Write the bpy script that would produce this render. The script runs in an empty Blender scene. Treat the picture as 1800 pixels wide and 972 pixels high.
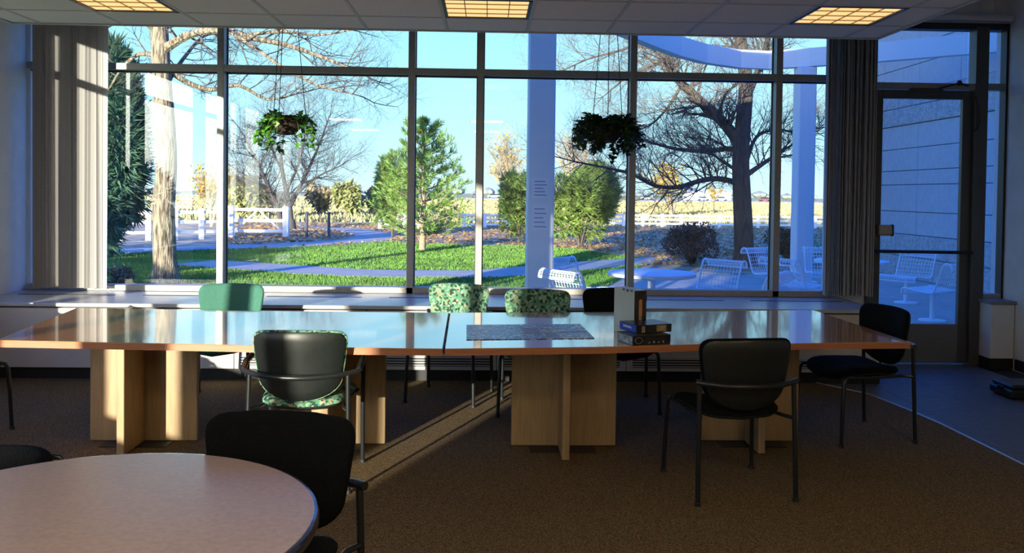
import bpy, math, random
from mathutils import Vector, Matrix
R = random.Random(7)
PI = math.pi
S = bpy.context.scene
C = S.collection

# ---------------------------------------------------------------- camera, sky, sun, exposure
FPX, YAW, PITCH, ROLL, CY, H = 1500.0, .0293, .0228, .0127, 374.2, 1.56
cyw, syw, cpt, spt, crl, srl = math.cos(YAW), math.sin(YAW), math.cos(PITCH), math.sin(PITCH), math.cos(ROLL), math.sin(ROLL)
F0 = Vector((syw*cpt, cyw*cpt, -spt))
R0 = Vector((cyw, -syw, 0))
U0 = R0.cross(F0)
CR = R0*crl + U0*srl
CU = U0*crl - R0*srl
CAM = Vector((0, 0, H))
cd = bpy.data.cameras.new('camera')
cam = bpy.data.objects.new('camera', cd); C.objects.link(cam)
cd.sensor_width = 36; cd.lens = FPX*36/1800; cd.clip_start = .05; cd.clip_end = 3000
cd.shift_y = -(486-CY)/1800
m = Matrix((CR, CU, -F0)).transposed().to_4x4(); m.translation = CAM
cam.matrix_world = m
S.camera = cam

def ray(px, py):
    return F0 + CR*((px-900)/FPX) + CU*(-(py-CY)/FPX)
def atY(px, py, Y):
    d = ray(px, py); return CAM + d*(Y/d.y)
def atz(px, py, z):
    d = ray(px, py); return CAM + d*((z-H)/d.z)

w = bpy.data.worlds.new('sky'); S.world = w; w.use_nodes = True
nt = w.node_tree; nt.nodes.clear()
tc = nt.nodes.new('ShaderNodeTexCoord'); sx = nt.nodes.new('ShaderNodeSeparateXYZ')
rp = nt.nodes.new('ShaderNodeValToRGB'); bg = nt.nodes.new('ShaderNodeBackground'); ow = nt.nodes.new('ShaderNodeOutputWorld')
nt.links.new(tc.outputs['Generated'], sx.inputs[0]); nt.links.new(sx.outputs['Z'], rp.inputs[0])
nt.links.new(rp.outputs[0], bg.inputs[0]); nt.links.new(bg.outputs[0], ow.inputs[0])
cr = rp.color_ramp
stops = [(0.0, (.42, .59, .64)), (.08, (.32, .57, .68)), (.235, (.20, .50, .70)), (.31, (.02, .20, .85)), (1.0, (.0, .12, 1.0))]
cr.elements[0].position = 0; cr.elements[1].position = 1
for p, c in stops[1:-1]: cr.elements.new(p)
for e, (p, c) in zip(sorted(cr.elements, key=lambda e: e.position), stops):
    e.position = p; e.color = (*c, 1)
bg.inputs[1].default_value = 2.2

SUND = Vector((.40, .92, -.134)).normalized()
# bright aureole of the low sun
dn = nt.nodes.new('ShaderNodeVectorMath'); dn.operation = 'DOT_PRODUCT'; dn.inputs[1].default_value = tuple(-SUND)
nm = nt.nodes.new('ShaderNodeVectorMath'); nm.operation = 'NORMALIZE'
nt.links.new(tc.outputs['Generated'], nm.inputs[0]); nt.links.new(nm.outputs[0], dn.inputs[0])
mxn = nt.nodes.new('ShaderNodeMath'); mxn.operation = 'MAXIMUM'; mxn.inputs[1].default_value = 0; nt.links.new(dn.outputs['Value'], mxn.inputs[0])
pw_ = nt.nodes.new('ShaderNodeMath'); pw_.operation = 'POWER'; pw_.inputs[1].default_value = 45; nt.links.new(mxn.outputs[0], pw_.inputs[0])
ml = nt.nodes.new('ShaderNodeMath'); ml.operation = 'MULTIPLY'; ml.inputs[1].default_value = 14.0; nt.links.new(pw_.outputs[0], ml.inputs[0])
bg2 = nt.nodes.new('ShaderNodeBackground'); bg2.inputs[0].default_value = (1, .96, .82, 1); nt.links.new(ml.outputs[0], bg2.inputs[1])
ad = nt.nodes.new('ShaderNodeAddShader'); nt.links.new(bg.outputs[0], ad.inputs[0]); nt.links.new(bg2.outputs[0], ad.inputs[1]); nt.links.new(ad.outputs[0], ow.inputs[0])
sl = bpy.data.lights.new('sun', 'SUN'); sl.energy = 15.0; sl.angle = math.radians(.6); sl.color = (1, .90, .72)
so = bpy.data.objects.new('sun', sl); C.objects.link(so)
so.rotation_euler = SUND.to_track_quat('-Z', 'Y').to_euler(); so.location = (-20, -40, 12)

S.view_settings.view_transform = 'Standard'; S.view_settings.look = 'None'
S.view_settings.exposure = 0.0; S.view_settings.gamma = 1.0; S.view_settings.use_curve_mapping = False
S.cycles.use_denoising = True
S.cycles.max_bounces = 8; S.cycles.diffuse_bounces = 4; S.cycles.glossy_bounces = 4; S.cycles.transparent_max_bounces = 24
S.cycles.sample_clamp_indirect = 6.0

# ---------------------------------------------------------------- materials
MATS = {}
def mat(name, col, rough=.6, metal=0.0, var=0.0, scale=20.0, col2=None, bump=0.0, bscale=None, coat=0.0, stretch=None, spec=None, emit=None, detail=3.0, contrast=None, sheen=0):
    if name in MATS: return MATS[name]
    m = bpy.data.materials.new(name); m.use_nodes = True; MATS[name] = m
    n = m.node_tree; b = n.nodes['Principled BSDF']
    b.inputs['Base Color'].default_value = (*col, 1); b.inputs['Roughness'].default_value = rough; b.inputs['Metallic'].default_value = metal
    if spec is not None: b.inputs['Specular IOR Level'].default_value = spec
    if coat: b.inputs['Coat Weight'].default_value = coat; b.inputs['Coat Roughness'].default_value = .05; b.inputs['Coat IOR'].default_value = 1.8
    if emit: b.inputs['Emission Color'].default_value = (*emit[0], 1); b.inputs['Emission Strength'].default_value = emit[1]
    if var or col2 or bump:
        t = n.nodes.new('ShaderNodeTexCoord'); mp = n.nodes.new('ShaderNodeMapping'); n.links.new(t.outputs['Object'], mp.inputs[0])
        if stretch: mp.inputs['Scale'].default_value = stretch
        nz = n.nodes.new('ShaderNodeTexNoise'); nz.inputs['Scale'].default_value = scale; nz.inputs['Detail'].default_value = detail
        n.links.new(mp.outputs[0], nz.inputs[0])
        if var or col2:
            r = n.nodes.new('ShaderNodeValToRGB'); n.links.new(nz.outputs['Fac'], r.inputs[0])
            lo, hi = contrast or (.35, .65)
            r.color_ramp.elements[0].position = lo; r.color_ramp.elements[1].position = hi
            c2 = col2 or tuple(min(1, c*(1+var)) for c in col)
            c1 = col if col2 else tuple(c*(1-var) for c in col)
            r.color_ramp.elements[0].color = (*c1, 1); r.color_ramp.elements[1].color = (*c2, 1)
            n.links.new(r.outputs[0], b.inputs['Base Color'])
        if bump:
            nb = n.nodes.new('ShaderNodeTexNoise'); nb.inputs['Scale'].default_value = bscale or scale; nb.inputs['Detail'].default_value = 4
            n.links.new(mp.outputs[0], nb.inputs[0])
            bp = n.nodes.new('ShaderNodeBump'); bp.inputs['Strength'].default_value = bump; bp.inputs['Distance'].default_value = .06 if (bscale or scale) < 20 else .01
            n.links.new(nb.outputs['Fac'], bp.inputs['Height']); n.links.new(bp.outputs[0], b.inputs['Normal'])
    return m

def glass_mat():
    m = bpy.data.materials.new('window_glass'); m.use_nodes = True; n = m.node_tree; n.nodes.clear()
    o = n.nodes.new('ShaderNodeOutputMaterial'); mx = n.nodes.new('ShaderNodeMixShader')
    tr = n.nodes.new('ShaderNodeBsdfTransparent'); tr.inputs[0].default_value = (.97, .99, .985, 1)
    gl = n.nodes.new('ShaderNodeBsdfGlossy'); gl.inputs['Roughness'].default_value = .01
    g = n.nodes.new('ShaderNodeNewGeometry'); dt = n.nodes.new('ShaderNodeVectorMath'); dt.operation = 'DOT_PRODUCT'
    n.links.new(g.outputs['Normal'], dt.inputs[0]); n.links.new(g.outputs['Incoming'], dt.inputs[1])
    def M(op, a, b=None):
        k = n.nodes.new('ShaderNodeMath'); k.operation = op
        for i, v in enumerate((a, b)):
            if v is None: continue
            if hasattr(v, 'default_value') or hasattr(v, 'is_output'): n.links.new(v, k.inputs[i])
            else: k.inputs[i].default_value = v
        return k.outputs[0]
    c = M('ABSOLUTE', dt.outputs['Value']); f = M('POWER', M('SUBTRACT', 1.0, c), 5.0)
    fac = M('ADD', M('MULTIPLY', f, .9), .05)
    n.links.new(fac, mx.inputs[0]); n.links.new(tr.outputs[0], mx.inputs[1]); n.links.new(gl.outputs[0], mx.inputs[2])
    n.links.new(mx.outputs[0], o.inputs[0]); return m
GLASS = glass_mat()

def leaf_fabric():
    m = bpy.data.materials.new('leaf_patterned_fabric'); m.use_nodes = True; n = m.node_tree; b = n.nodes['Principled BSDF']
    t = n.nodes.new('ShaderNodeTexCoord')
    v = n.nodes.new('ShaderNodeTexVoronoi'); v.inputs['Scale'].default_value = 62; v.distance = 'CHEBYCHEV'
    n.links.new(t.outputs['Object'], v.inputs[0])
    r = n.nodes.new('ShaderNodeValToRGB'); cr = r.color_ramp
    s = n.nodes.new('ShaderNodeSeparateColor'); n.links.new(v.outputs['Color'], s.inputs[0]); n.links.new(s.outputs[0], r.inputs[0])
    cr.interpolation = 'CONSTANT'
    for i, (p, c) in enumerate([(0, (.015, .04, .03)), (.3, (.06, .20, .12)), (.5, (.16, .32, .20)), (.7, (.25, .22, .13)), (.8, (.08, .20, .13)), (.93, (.30, .36, .24))]):
        e = cr.elements[i] if i < 2 else cr.elements.new(p)
        e.position = p; e.color = (*c, 1)
    n.links.new(r.outputs[0], b.inputs['Base Color']); b.inputs['Roughness'].default_value = .9
    return m
LEAFFAB = leaf_fabric()

wall_p = mat('painted_wall', (.74, .74, .74), .75, var=.04, scale=6)
white_p = mat('white_painted_metal', (.62, .62, .62), .45, var=.03, scale=9)
ceil_t = mat('ceiling_tile_mineral', (.86, .85, .81), .95, var=.07, scale=220, detail=2)
tbar = mat('ceiling_grid_metal', (.60, .60, .58), .5)
dark_gap = mat('dark_shadow_gap', (.02, .02, .02), .9)
frame_m = mat('anodised_frame', (.32, .31, .29), .45, metal=.2, var=.05, scale=30)
frame_d = mat('dark_gasket', (.015, .015, .02), .5)
bench_t = mat('cabinet_top_laminate', (.42, .42, .43), .28, var=.04, scale=12)
bench_f = mat('cabinet_face_enamel', (.56, .53, .50), .5, var=.03, scale=12)
black_base = mat('black_rubber_base', (.012, .012, .013), .6)
slot_shade_m = mat('dark_slot_and_shade', (.02, .02, .025), .6)
carpet = mat('speckled_carpet', (.03, .022, .013), 1.0, col2=(.30, .21, .105), scale=260, detail=4, contrast=(.38, .64), bump=.6, bscale=300, spec=.1)
tile_m = mat('slate_floor_tile', (.10, .11, .12), .5, var=.18, scale=9, stretch=(1, 6, 1))
steel = mat('brushed_steel_strip', (.6, .6, .58), .35, metal=.9)
wood_top = mat('cherry_veneer', (.50, .19, .045), .16, col2=(.62, .27, .075), scale=7, stretch=(.6, 9, 4), coat=1.0, spec=1.0)
wood_edge = mat('table_edge_wood', (.36, .13, .06), .35, col2=(.42, .17, .08), scale=8, stretch=(.5, 6, 20))
maple = mat('maple_panel', (.29, .19, .095), .45, col2=(.36, .24, .12), scale=9, stretch=(6, 6, .5))
black_pl = mat('black_plastic', (.009, .012, .012), .38, var=.1, scale=40)
tube_m = mat('black_steel_tube', (.012, .014, .016), .28)
fab_blk = mat('black_fabric', (.004, .005, .0055), .95, var=.3, scale=160, bump=.3, spec=.12)
fab_teal = mat('teal_fabric', (.045, .16, .12), .9, var=.15, scale=160, bump=.3)
vane_m = mat('taupe_blind_fabric', (.40, .39, .39), .85, var=.08, scale=30, stretch=(1, 1, 20))
round_m = mat('round_table_laminate', (.36, .28, .27), .30, var=.08, scale=60, coat=0)
blue_edge = mat('dark_table_edging', (.03, .03, .05), .2, coat=.6)

# ---------------------------------------------------------------- mesh helper
class MB:
    def __init__(s): s.v = []; s.f = []
    def add(s, vs, fs):
        o = len(s.v); s.v += [tuple(v) for v in vs]; s.f += [tuple(i+o for i in f) for f in fs]; return s
    def box(s, a, b, M=None):
        x0, y0, z0 = a; x1, y1, z1 = b
        vs = [Vector(p) for p in ((x0,y0,z0),(x1,y0,z0),(x1,y1,z0),(x0,y1,z0),(x0,y0,z1),(x1,y0,z1),(x1,y1,z1),(x0,y1,z1))]
        if M: vs = [M @ v for v in vs]
        return s.add(vs, [(0,3,2,1),(4,5,6,7),(0,1,5,4),(1,2,6,5),(2,3,7,6),(3,0,4,7)])
    def cbox(s, a, b, c=.004):
        # box with chamfered edges
        x0, y0, z0 = a; x1, y1, z1 = b
        r = [(x0+c,y0),(x1-c,y0),(x1,y0+c),(x1,y1-c),(x1-c,y1),(x0+c,y1),(x0,y1-c),(x0,y0+c)]
        q = [(x0+c,y0+c),(x1-c,y0+c),(x1-c,y0+c),(x1-c,y1-c),(x1-c,y1-c),(x0+c,y1-c),(x0+c,y1-c),(x0+c,y0+c)]
        vs = [(x,y,z0) for x,y in q]+[(x,y,z0+c) for x,y in r]+[(x,y,z1-c) for x,y in r]+[(x,y,z1) for x,y in q]
        fs = []
        for k in range(3):
            for i in range(8):
                j = (i+1) % 8; fs.append((k*8+i, k*8+j, k*8+8+j, k*8+8+i))
        fs.append((24,25,27,29)); fs.append((0,5,3,1))
        return s.add(vs, fs)
    def prism(s, pts, z0, z1):
        n = len(pts)
        vs = [(x, y, z0) for x, y in pts]+[(x, y, z1) for x, y in pts]
        return s.add(vs, [tuple(range(n))[::-1], tuple(range(n, 2*n))]+[(i,(i+1)%n,n+(i+1)%n,n+i) for i in range(n)])
    def tube(s, pts, rad, n=8, cap=True):
        pts = [Vector(p) for p in pts]; k = len(pts)
        if not hasattr(rad, '__len__'): rad = [rad]*k
        vs = []; prev = None
        for i, p in enumerate(pts):
            t = (pts[min(i+1, k-1)]-pts[max(i-1, 0)])
            if t.length < 1e-9: t = Vector((0,0,1))
            t.normalize()
            if prev is None:
                a = Vector((0,0,1)) if abs(t.z) < .9 else Vector((1,0,0)); u = t.cross(a).normalized()
            else:
                u = prev - t*prev.dot(t)
                u = u.normalized() if u.length > 1e-6 else t.orthogonal().normalized()
            prev = u; w_ = t.cross(u)
            for j in range(n):
                an = 2*PI*j/n; vs.append(p+(u*math.cos(an)+w_*math.sin(an))*rad[i])
        fs = [(i*n+j, i*n+(j+1)%n, (i+1)*n+(j+1)%n, (i+1)*n+j) for i in range(k-1) for j in range(n)]
        if cap: fs += [tuple(range(n))[::-1], tuple(range((k-1)*n, k*n))]
        return s.add(vs, fs)
    def lathe(s, prof, n=32, c=(0,0), M=None):
        vs = [Vector((c[0]+r*math.cos(2*PI*j/n), c[1]+r*math.sin(2*PI*j/n), z)) for r, z in prof for j in range(n)]
        if M: vs = [M @ v for v in vs]
        k = len(prof)
        fs = [(i*n+j, i*n+(j+1)%n, (i+1)*n+(j+1)%n, (i+1)*n+j) for i in range(k-1) for j in range(n)]
        fs += [tuple(range(n))[::-1], tuple(range((k-1)*n, k*n))]
        return s.add(vs, fs)
    def mesh(s, name, m, smooth=False):
        me = bpy.data.meshes.new(name); me.from_pydata(s.v, [], s.f); me.validate(); me.update()
        for x in (m if isinstance(m, (list, tuple)) else [m]): me.materials.append(x)
        if smooth:
            me.polygons.foreach_set('use_smooth', [True]*len(me.polygons))
            me.set_sharp_from_angle(angle=math.radians(42))
        return me
    def ob(s, name, m, parent=None, smooth=False):
        return link(name, s.mesh(name, m, smooth), parent)
def link(name, me, parent=None, loc=None):
    o = bpy.data.objects.new(name, me); C.objects.link(o)
    if parent: o.parent = parent
    if loc: o.location = loc
    return o
def tag(o, label=None, cat=None, group=None, kind=None):
    if label: o['label'] = label
    if cat: o['category'] = cat
    if group: o['group'] = group
    if kind: o['kind'] = kind
    return o
def empty(name, loc=(0,0,0), rz=0):
    o = bpy.data.objects.new(name, None); C.objects.link(o); o.location = loc; o.rotation_euler = (0,0,rz); o.empty_display_size = .1; return o
def kids(o): return [c for c in C.objects if c.parent == o]
def copy_tree(o, parent=None):
    c = o.copy(); C.objects.link(c); c.parent = parent
    for ch in list(KID.get(o.name, [])): 
        copy_tree(ch, c)
    return c
KID = {}
def index_kids():
    KID.clear()
    for o in C.objects:
        if o.parent: KID.setdefault(o.parent.name, []).append(o)
def struct(o): o['kind'] = 'structure'; return o

# ---------------------------------------------------------------- dimensions
D = 7.95          # window wall plane
XL, XR = -4.2, 4.86
ZC = H+1.249      # underside of tile ceiling
ZH = 3.62         # high ceiling around the tile slab
YB = -4.4
GZ = -.12         # ground outside
YE = 6.609        # front edge of the tile ceiling
def px_x(px, Y=D, py=320): return atY(px, py, Y).x

# ================================================================ STRUCTURE
# floor: carpet with a curved edge, tile pieces to the right
cpts = [(1380,664),(1454,677),(1528,693),(1596,720),(1650,743),(1726,780),(1800,817)]
cw = [atz(x, y, .006) for x, y in cpts]
edge = [(p.x, p.y) for p in cw]
edge = [(edge[0][0]-.15, D-.02)] + [(edge[0][0]-.05, 7.4)] + edge[1:] + [(XR-.6, 3.4), (XR, 2.6)]
carp = [(XL, YB), (XR, YB)] + edge[::-1] + [(XL, D-.02)]
fl = struct(MB().prism([(XL-.3,YB-.3),(XR+.3,YB-.3),(XR+.3,D+.12),(XL-.3,D+.12)], -.25, -.012).ob('floor', dark_gap))
MB().prism(carp, -.011, .006).ob('carpet', carpet, fl)
tme = MB().cbox((-.225,-.225,-.011),(.2245,.2245,0), .003).mesh('tile', tile_m)
for i in range(8):
    for j in range(14):
        x = 1.45+i*.45+.225; y = 7.72-j*.45
        if x > XR-.1: continue
        ex = [p for p in edge if p[1] <= y+.3]
        lim = max([p[0] for p in edge if p[1] > y-.45] or [0])
        inside = x+.225 > min(p[0] for p in edge if p[1] > y-.5)-.1
        if inside and y > 2.2 and y-.2 < D: link('tile', tme, fl, (x, y, 0))
struct(MB().tube([(x, y, .006) for x, y in edge[1:]], .007, 6).ob('trim_1', steel))

# walls
struct(MB().box((XR, YB-.2, -.2), (XR+.2, D+.12, ZH)).ob('wall_right', wall_p))
struct(MB().box((XL-.2, YB-.2, -.2), (XR+.2, YB, ZH)).ob('wall_back', wall_p))
wl = MB()
ops = [(6.98, 6.72), (6.50, 5.57), (5.30, 3.40), (3.05, 1.25), (.95, -.20), (-1.22, -2.78), (-3.02, -3.95)]
wl.box((XL-.07, ops[0][0], -.2), (XL, D+.12, ZH)); wl.box((XL-.07, YB, -.2), (XL, ops[-1][1], ZH))
wl.box((XL-.10, ops[-1][1], 3.06), (XL, ops[0][0], ZH)); wl.box((XL-.10, ops[-1][1], -.2), (XL, ops[0][0], .80))
for (a, b), (c_, d_) in zip(ops[:-1], ops[1:]): wl.box((XL-.07, c_, .80), (XL, b, 3.06))
struct(wl.ob('wall_left', wall_p))
w5 = struct(empty('window_4', (XL, 0, 0)))
gp = []
for a, b in ops:
    MB().box((-.045, b, .80), (-.037, a, 3.06)).ob('pane', GLASS, w5)
    MB().box((-.06, b, 2.66), (-.01, a, 2.72)).ob('transom', frame_m, w5)
# window wall: solid bits
wf = MB()
CWX0, CWX1 = px_x(1447), px_x(1524)
wf.box((XL, D-.03, 3.17), (XR, D+.12, ZH))
wf.box((XL-.2, D-.03, -.2), (px_x(57), D+.12, ZH))
wf.box((CWX0+.05, D-.03, -.2), (CWX1, D+.12, 3.17))
wf.box((px_x(57), D-.03, -.2), (CWX0+.05, D+.12, .60))
wf.box((px_x(1722), D-.03, -.2), (XR, D+.12, .62))
struct(wf.ob('wall_front', wall_p))
# high ceiling + roof
struct(MB().box((XL-.2, YB-.2, ZH), (XR+.2, D+.12, ZH+.25)).ob('ceiling_upper', wall_p)).name = 'ceiling_high'
# tile ceiling
gx = []
cols = [(89,46),(224,46),(360,46),(500,46.5),(639,46.5),(781,49),(924,52),(1066,56),(1208,60),(1340,66),(1473,72)]
xs = [atz(x, y, ZC).x for x, y in cols]
n_ = len(xs); mi = (n_-1)/2; mx_ = sum(xs)/n_
st = sum((i-mi)*(x-mx_) for i, x in enumerate(xs))/sum((i-mi)**2 for i in range(n_))
GX = [mx_+(i-mi)*st for i in range(-1, n_+1)]       # grid lines; index 1.. match cols
SX0, SX1 = -3.62, atz(1519, 76, ZC).x
GXX = [SX0]+GX[1:-1]+[SX1]
GX = GXX
GY = [YE, 6.136]+[6.136-.6096*k for k in range(1, 18)]
ce = struct(MB().box((SX0, GY[-1], ZC+.012), (SX1, YE, ZC+.14)).ob('ceiling', dark_gap))
tiles = {}
def tile_mesh(wx, wy):
    k = (round(wx, 3), round(wy, 3))
    if k not in tiles: tiles[k] = MB().cbox((0, 0, 0), (wx, wy, .012), .003).mesh('ceiling_tile', ceil_t)
    return tiles[k]
lights = []
for i in range(len(GX)-1):
    for j in range(len(GY)-1):
        x0, x1, y1, y0 = GX[i], GX[i+1], GY[j], GY[j+1]
        if i in (2, 6, 10) and j in (1, 5, 9, 13):  # rows after the first are out of view, added for fill light
            lights.append((x0, x1, y0, y1, i, j)); continue
        link('ceiling_tile', tile_mesh(x1-x0-.022, y1-y0-.022), ce, (x0+.011, y0+.011, ZC))
for x in GX[1:-1]: MB().box((x-.011, GY[-1], ZC-.003), (x+.011, YE, ZC+.011)).ob('grid_bar', tbar, ce)
for y in GY[1:]: MB().box((SX0, y-.011, ZC-.0035), (SX1, y+.011, ZC+.010)).ob('grid_bar', tbar, ce)
for a, b in (((SX0-.02, GY[-1], ZC-.01), (SX0, YE, ZC+.16)), ((SX1, GY[-1], ZC-.01), (SX1+.02, YE, ZC+.16)), ((SX0-.02, YE, ZC-.01), (SX1+.02, YE+.02, ZC+.16))):
    MB().box(a, b).ob('edge_trim', tbar, ce)
# hangers of the tile slab
hb = MB()
for x in (-3, -1, 1, 2.6):
    for y in (5.8, 3, 0): hb.tube([(x, y, ZC+.14), (x, y, ZH)], .004, 5)
hb.ob('hanger_wires', steel, ce)
fill_hi = mat('fill_diffuser_bright', (.9, .8, .6), .6, emit=((1.0, .78, .50), 30.0))  # boosted diffuser for unseen rows added to brighten the dim interior
lamp_em = mat('lamp_diffuser', (.9, .8, .6), .6, emit=((1.0, .62, .24), 1.15))
lab = {2: 'square recessed ceiling light at far left above the left window', 6: 'square recessed ceiling light in the middle of the ceiling edge', 10: 'square recessed ceiling light at right near the ceiling corner'}
for x0, x1, y0, y1, i, j in lights:
    t = empty('ceiling_light', ((x0+x1)/2, (y0+y1)/2, ZC))
    tag(t, lab[i] if j == 1 else 'unseen square ceiling light added as fill light, %s row back' % {5: 'first', 9: 'second', 13: 'third'}[j], 'light', 'recessed ceiling lights' if j == 1 else 'fill lights added out of view')
    a, b = (x1-x0)/2-.012, (y1-y0)/2-.012
    fr = MB()
    for q in (((-a,-b,-.006),(a,-b+.022,.02)), ((-a,b-.022,-.006),(a,b,.02)), ((-a,-b,-.006),(-a+.022,b,.02)), ((a-.022,-b,-.006),(a,b,.02))): fr.box(*q)
    fr.ob('frame', mat('black_light_frame', (.03,.03,.03), .4), t)
    MB().box((-a+.02,-b+.02,.004),(a-.02,b-.02,.010)).ob('diffuser', lamp_em if j in (1, 5) else fill_hi, t)
    lv = MB()
    for k in (-.5, 0, .5):
        lv.box((k*a-.003,-b+.02,-.003),(k*a+.003,b-.02,.004)); lv.box((-a+.02,k*b-.003,-.003),(a-.02,k*b+.003,.004))
    lv.ob('louver', mat('louver_brass', (.45,.33,.17), .4, metal=.4), t)

# front windows
ZT = atY(722, 127, D).z; ZS = .63
w1 = struct(empty('window_1', (0, D, 0)))
mull = [391, 724.5, 845, 1110, 1364.5]
MX = []
for c in mull:
    x = atY(c-2+ (2.5 if c > 1000 else 0), 300, D-.07).x
    MX.append(x)
XS = [px_x(57)]+MX+[CWX0+.05]
for x in MX:
    o = MB().cbox((x-.030, -.11, ZS), (x+.030, .02, 3.17), .003).ob('mullion', frame_m, w1)
    MB().box((x-.038, -.01, ZS), (x+.038, .012, 3.17)).ob('gasket', frame_d, o)
tr = MB().cbox((XS[0], -.108, ZT-.034), (XS[-1], .02, ZT+.026), .003).ob('transom', frame_m, w1)
MB().box((XS[0], -.03, ZT-.045), (XS[-1], .012, ZT-.034)).ob('gasket', frame_d, tr)
MB().cbox((XS[0], -.11, ZS), (XS[-1], .02, ZS+.055), .003).ob('bottom_rail', frame_m, w1)
MB().cbox((XS[0], -.11, 3.13), (XS[-1], .02, 3.17), .003).ob('head_rail', frame_m, w1)
for a, b in zip(XS[:-1], XS[1:]):
    MB().box((a+.02, -.004, ZS+.05), (b-.02, .002, ZT-.03)).ob('pane', GLASS, w1)
    MB().box((a+.02, -.004, ZT+.02), (b-.02, .002, 3.14)).ob('pane', GLASS, w1)

# door bay
dx0, dx1 = px_x(1526), px_x(1700)
jx1 = px_x(1722)
zh = atY(1620, 158, D).z
w2 = struct(empty('window_2', (0, D, 0)))
xm1 = px_x(1700, py=100)
MB().cbox((dx0, -.09, zh), (jx1, .03, zh+.055), .003).ob('transom', frame_m, w2)
MB().cbox((dx0, -.09, 3.14), (XR, .03, 3.20), .003).ob('head_rail', mat('dark_head_rail', (.03,.03,.035), .5), w2)
MB().box((dx0+.02, -.004, zh+.05), (xm1, .002, 3.16)).ob('pane', GLASS, w2)
MB().cbox((dx1+.004, -.10, 0), (jx1+.005, .03, 3.17), .004).ob('jamb', mat('dark_bronze_frame', (.085, .085, .08), .45, metal=.2), w2)
MB().cbox((dx0-.03, -.10, 0), (dx0+.0, .03, 3.17), .004).ob('jamb', mat('dark_bronze_frame', (.085, .085, .08), .45, metal=.2), w2)
w3 = struct(empty('window_3', (0, D, 0)))
sx1 = px_x(1757)
MB().box((jx1, -.004, .66), (sx1, .002, 3.15)).ob('pane', GLASS, w3)
MB().cbox((jx1, -.08, .62), (XR, .02, .67), .003).ob('bottom_rail', frame_m, w3)
MB().cbox((jx1, -.08, zh+.0), (sx1+.03, .02, zh+.06), .003).ob('transom', frame_m, w3)
MB().cbox((sx1-.01, -.08, .62), (sx1+.03, .02, 3.17), .003).ob('side_rail', frame_d, w3)
# door
dr = struct(empty('door_1', (0, D-.03, 0)))
zg0 = atY(1620, 568, D).z
gx0, gx1 = px_x(1545), px_x(1684)
frame_k = mat('dark_bronze_frame', (.085, .085, .08), .45, metal=.2)
MB().cbox((dx0, -.025, .015), (gx0, .025, zh-.01), .003).ob('stile', frame_k, dr)
MB().cbox((gx1, -.025, .015), (dx1, .025, zh-.01), .003).ob('stile', frame_k, dr)
MB().cbox((gx0, -.024, zh-.09), (gx1, .024, zh-.01), .003).ob('top_rail', frame_k, dr)
MB().cbox((gx0, -.024, .015), (gx1, .024, zg0), .003).ob('kick_panel', mat('grey_kick_panel', (.20,.20,.19), .4, metal=.4), dr)
MB().box((gx0-.005, -.004, zg0-.01), (gx1+.005, .002, zh-.08)).ob('pane', GLASS, dr)
zb = atY(1620, 441, D).z
pb = MB(); pb.tube([(dx0+.02, -.085, zb), (dx1+.005, -.085, zb-.005)], .016, 10)
pb.tube([(dx0+.05, -.02, zb), (dx0+.05, -.085, zb)], .014, 8); pb.tube([(dx1-.03, -.02, zb), (dx1-.03, -.085, zb)], .014, 8)
pb.ob('push_bar', frame_d, dr, True)
q = atY(1550, 404, D)
MB().cbox((q.x-.075, -.075, q.z-.05), (q.x+.065, -.022, q.z+.05), .012).ob('lock_case', mat('brass_grey_lock', (.42,.36,.27), .35, metal=.5), dr)
MB().cbox((q.x+.045, -.080, q.z-.055), (q.x+.068, -.02, q.z+.055), .008).ob('lock_end_cap', frame_d, dr)
MB().cbox((dx0+.012, -.035, .96-.28), (dx0+.028, -.024, .96-.05), .003).ob('pull_plate', mat('worn_brass', (.55,.35,.12), .35, metal=.8), dr)
a_ = atY(1600, 150, D); b_ = atY(1667, 150, D); c_ = atY(1690, 165, D)
cl = MB().cbox((a_.x-.05, -.085, zh-.05), (b_.x-.1, -.03, zh+.005), .01)
cl.ob('closer_body', mat('dark_closer', (.05,.05,.045), .45), dr)
MB().tube([(b_.x-.15, -.08, zh+.0), (b_.x, -.16, zh+.045), (c_.x, -.08, zh+.03)], .009, 6).lathe([(.001,0),(.022,.002),(.026,.02),(.018,.045),(.002,.05)], 12, M=Matrix.Translation((b_.x, -.16, zh+.02))).ob('closer_arm', frame_d, dr, True)
for v in range(len(dr.children)): pass
cbp = [atY(x, y, D-.12) for x, y in ((1716,170),(1719,190),(1722,210),(1718,225),(1711,232))]
MB().tube(cbp, .008, 6).ob('door_cable', frame_d, None, True)
tag(C.objects['door_cable'], 'short black cable loop hanging on the right door jamb', 'cable')

# baseboards
struct(MB().box((XR-.012, YB, 0), (XR, D-.3, .10)).ob('baseboard_right', black_base))
struct(MB().box((XL, YB, 0), (XL+.012, 7.0, .10)).ob('baseboard_left', black_base))
# right pier under sidelight
p0 = atz(1712, 531, .63); pf = 7.67
pxl = atY(1741, 600, pf).x; pxr = atY(1782, 600, pf).x
tp = struct(MB().cbox((pxl, pf, .10), (pxr, D-.03, .60), .003).ob('trim_2', white_p))
MB().cbox((pxl-.02, pf-.02, .60), (pxr+.03, D-.03, .63), .003).ob('cap', mat('grey_cap', (.20,.20,.22), .4), tp)
MB().box((pxl, pf+.004, 0), (pxr, D-.03, .10)).ob('base_strip', black_base, tp)
struct(MB().box((pxr, D-.25, 0), (XR, D-.03, .60)).ob('trim_3', wall_p))
# light tube above the door (roller housing)
t_ = MB().tube([(px_x(1590), D-.14, 3.245), (XR-.02, D-.14, 3.245)], .032, 12).ob('roller_housing', white_p, None, True)
tag(t_, 'pale round roller housing high on the wall above the glazed door', 'roller')

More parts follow.
